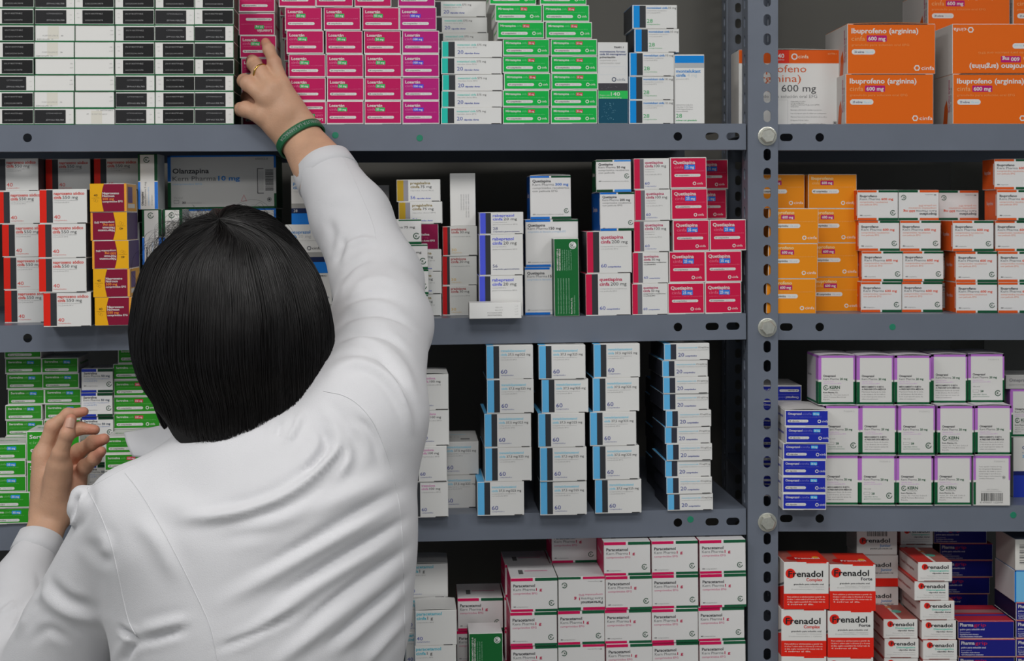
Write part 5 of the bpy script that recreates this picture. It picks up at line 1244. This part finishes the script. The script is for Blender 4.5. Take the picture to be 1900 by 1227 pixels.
# stray hairs standing off the crown
for i in range(150):
    ph = rg.choice([rg.uniform(-2.2,-.7), rg.uniform(-2.2,2.2)]); t0 = rg.uniform(.0,.16); L = rg.uniform(.06,.30); lift = rg.uniform(.003,.013); dph = rg.uniform(-.35,.35)
    pts = [hairpt(ph+dph*(k/15), t0+L*k/15, lift*math.sin(math.pi*min(1,k/15*1.1))**1.2+.001) for k in range(16)]
    paths.append(pts); rads.append([.00013]*16)
for i in range(60):      # loose hairs beside the crown, over the narrow cartons
    ph = rg.uniform(-2.0,-1.1); t0 = rg.uniform(.10,.28); L = rg.uniform(.10,.24); lift = rg.uniform(.008,.022)
    pts = [hairpt(ph+rg.uniform(-.1,.1)*0-(k/15)*.25, t0+L*k/15, lift*math.sin(math.pi*min(1,k/15*1.05))+.001) for k in range(16)]
    paths.append(pts); rads.append([.00013]*16)
# the lock that curls out beside the collar
for i in range(260):
    j1, j2 = rg.uniform(-1,1), rg.uniform(-1,1)
    key = [(268,660,8),(276,705,10),(287,745,11),(294,776,7),(301,796,5),(314,807,4),(330,806,2),(341,797,1)]
    q = []
    for (x, y, wd) in key: q.append([x+j1*wd+5, y-abs(j1)*2, HY-.008+j2*.012])
    q = np.array(q)
    for _ in range(2):
        n_ = [q[0]]
        for a, b in zip(q, q[1:]): n_ += [a*.75+b*.25, a*.25+b*.75]
        n_.append(q[-1]); q = np.array(n_)
    m = int(len(q)*rg.uniform(.82,1)); pts = [np.array(P(*r)) for r in q[:m]]
    paths.append(pts); rads.append([.0004]*len(pts))
def tubes3(paths, rads):
    V, Fc = [], []
    for pts, rr in zip(paths, rads):
        A = np.array(pts); m = len(A); T = np.gradient(A, axis=0); T /= np.linalg.norm(T, axis=1)[:,None]+1e-12
        N = np.cross(T, (0.3,-1.,0.2)); N /= np.linalg.norm(N, axis=1)[:,None]+1e-12; B = np.cross(T, N); b = len(V)
        for i in range(m):
            for j in range(3): a = 2.0944*j; V.append(A[i]+rr[i]*(math.cos(a)*N[i]+math.sin(a)*B[i]))
        for i in range(m-1):
            for j in range(3): Fc.append((b+i*3+j, b+i*3+(j+1)%3, b+(i+1)*3+(j+1)%3, b+(i+1)*3+j))
    return V, Fc
V2, F2 = tubes3(paths, rads)
Vh = np.array(V+V2)
def qmesh_mixed(name, V, Fa, Fb, nb):
    o = qmesh(name, V, np.array(list(Fa)+[tuple(i+nb for i in f) for f in Fb]), M_HAIR, person)
    o.data.materials.append(M_UNDER)
    mi = np.zeros(len(o.data.polygons), np.int32); mi[:len(Fa)] = 1; o.data.polygons.foreach_set('material_index', mi)
    return o
hair = qmesh_mixed('hair', Vh, Fc, F2, nb); hair['label'] = 'straight black hair cut in a bob'

# ------------------------------------------------------------------ ring and wristband
def torus(c, ax, R, r, nu=48, nv=10, flat=1.0):
    ax = ax/np.linalg.norm(ax); u = np.cross(ax, (0,1.,0)); u /= np.linalg.norm(u); v = np.cross(ax, u); V, Fc = [], []
    for i in range(nu):
        a = 2*math.pi*i/nu; d = math.cos(a)*u+math.sin(a)*v
        for j in range(nv): b = 2*math.pi*j/nv; V.append(c+d*(R+r*math.cos(b)*flat)+ax*r*math.sin(b))
    for i in range(nu):
        for j in range(nv): Fc.append((i*nv+j, ((i+1)%nu)*nv+j, ((i+1)%nu)*nv+(j+1)%nv, i*nv+(j+1)%nv))
    return V, Fc
r0, r1 = pv(482,134,-.040), pv(505,164,-.052)
rc = r0*.93+r1*.07; V, Fc = torus(rc, r1-r0+np.array([.006,-.006,.012]), .0124, .0014); mesh_obj('finger_ring', V, Fc, M_GOLD, person, smooth=True)['label'] = 'thin gold ring'
btree = BVHTree.FromPolygons([tuple(v) for v in VR], [tuple(q) for q in QR])
ctr = R_WR+(R_EL-R_WR)*.045; axw = (R_EL-R_WR)/np.linalg.norm(R_EL-R_WR)
tilt = np.array([-.10,0,.22]); ax2 = axw+tilt*.0; ax2 /= np.linalg.norm(ax2)
u_ = np.cross(ax2, (0,1.,0)); u_ /= np.linalg.norm(u_); v_ = np.cross(ax2, u_)
def bandpt(a, s, lift):
    """on the skin surface round the wrist: angle a, s along the arm"""
    c = ctr+ax2*s; d = math.cos(a)*u_+math.sin(a)*v_
    hit = btree.ray_cast(Vector(c+d*.07), Vector(-d), .07)
    r = (np.array(hit[0])-c) @ d if hit[0] is not None else .03
    return c, d, r
rad = {}
NB_ = 72
rr_ = [max(bandpt(2*math.pi*i/NB_, s, 0)[2] for s in (-.006,0,.006)) for i in range(NB_)]
for _ in range(6): rr_ = [max(rr_[i]*.0, (rr_[i-1]+rr_[i]*2+rr_[(i+1)%NB_])/4) for i in range(NB_)]
def radat(a):
    x = (a/(2*math.pi)*NB_) % NB_; i = int(x); return rr_[i % NB_]*(1-(x-i))+rr_[(i+1) % NB_]*(x-i)
V, Fc = [], []
for i in range(NB_):
    a = 2*math.pi*i/NB_; c = ctr; d = math.cos(a)*u_+math.sin(a)*v_; r = rr_[i]
    for (s, l) in ((-.0065,.0012),(-.0058,.0030),(.0058,.0030),(.0065,.0012),(.0058,.0002),(-.0058,.0002)): V.append(c+ax2*s+d*(r+l))
for i in range(NB_):
    for j in range(6): Fc.append((i*6+j, ((i+1)%NB_)*6+j, ((i+1)%NB_)*6+(j+1)%6, i*6+(j+1)%6))
band = mesh_obj('wristband', V, Fc, M_BAND, person, smooth=False); band['label'] = 'green rubber wristband with grey lettering'
VT, FT, wd = text_mesh('DISFRUTA LA FARMACIA', False, 2)
# angle facing the camera
aim = np.array(EYE)-ctr; a0 = math.atan2(aim @ v_, aim @ u_)
# split long edges is unnecessary: letters are small next to the curvature
V = []
sc_ = .0078
for x, y in VT:
    sx = x*sc_*.9-.048; a = a0-sx/.034*BSIGN if False else a0+sx/.034
    V.append(ctr+ax2*((y-.36)*sc_)+(math.cos(a)*u_+math.sin(a)*v_)*(radat(a)+.0032))
mesh_obj('lettering', V, FT, M_BTXT, band)['label'] = 'grey capital letters'
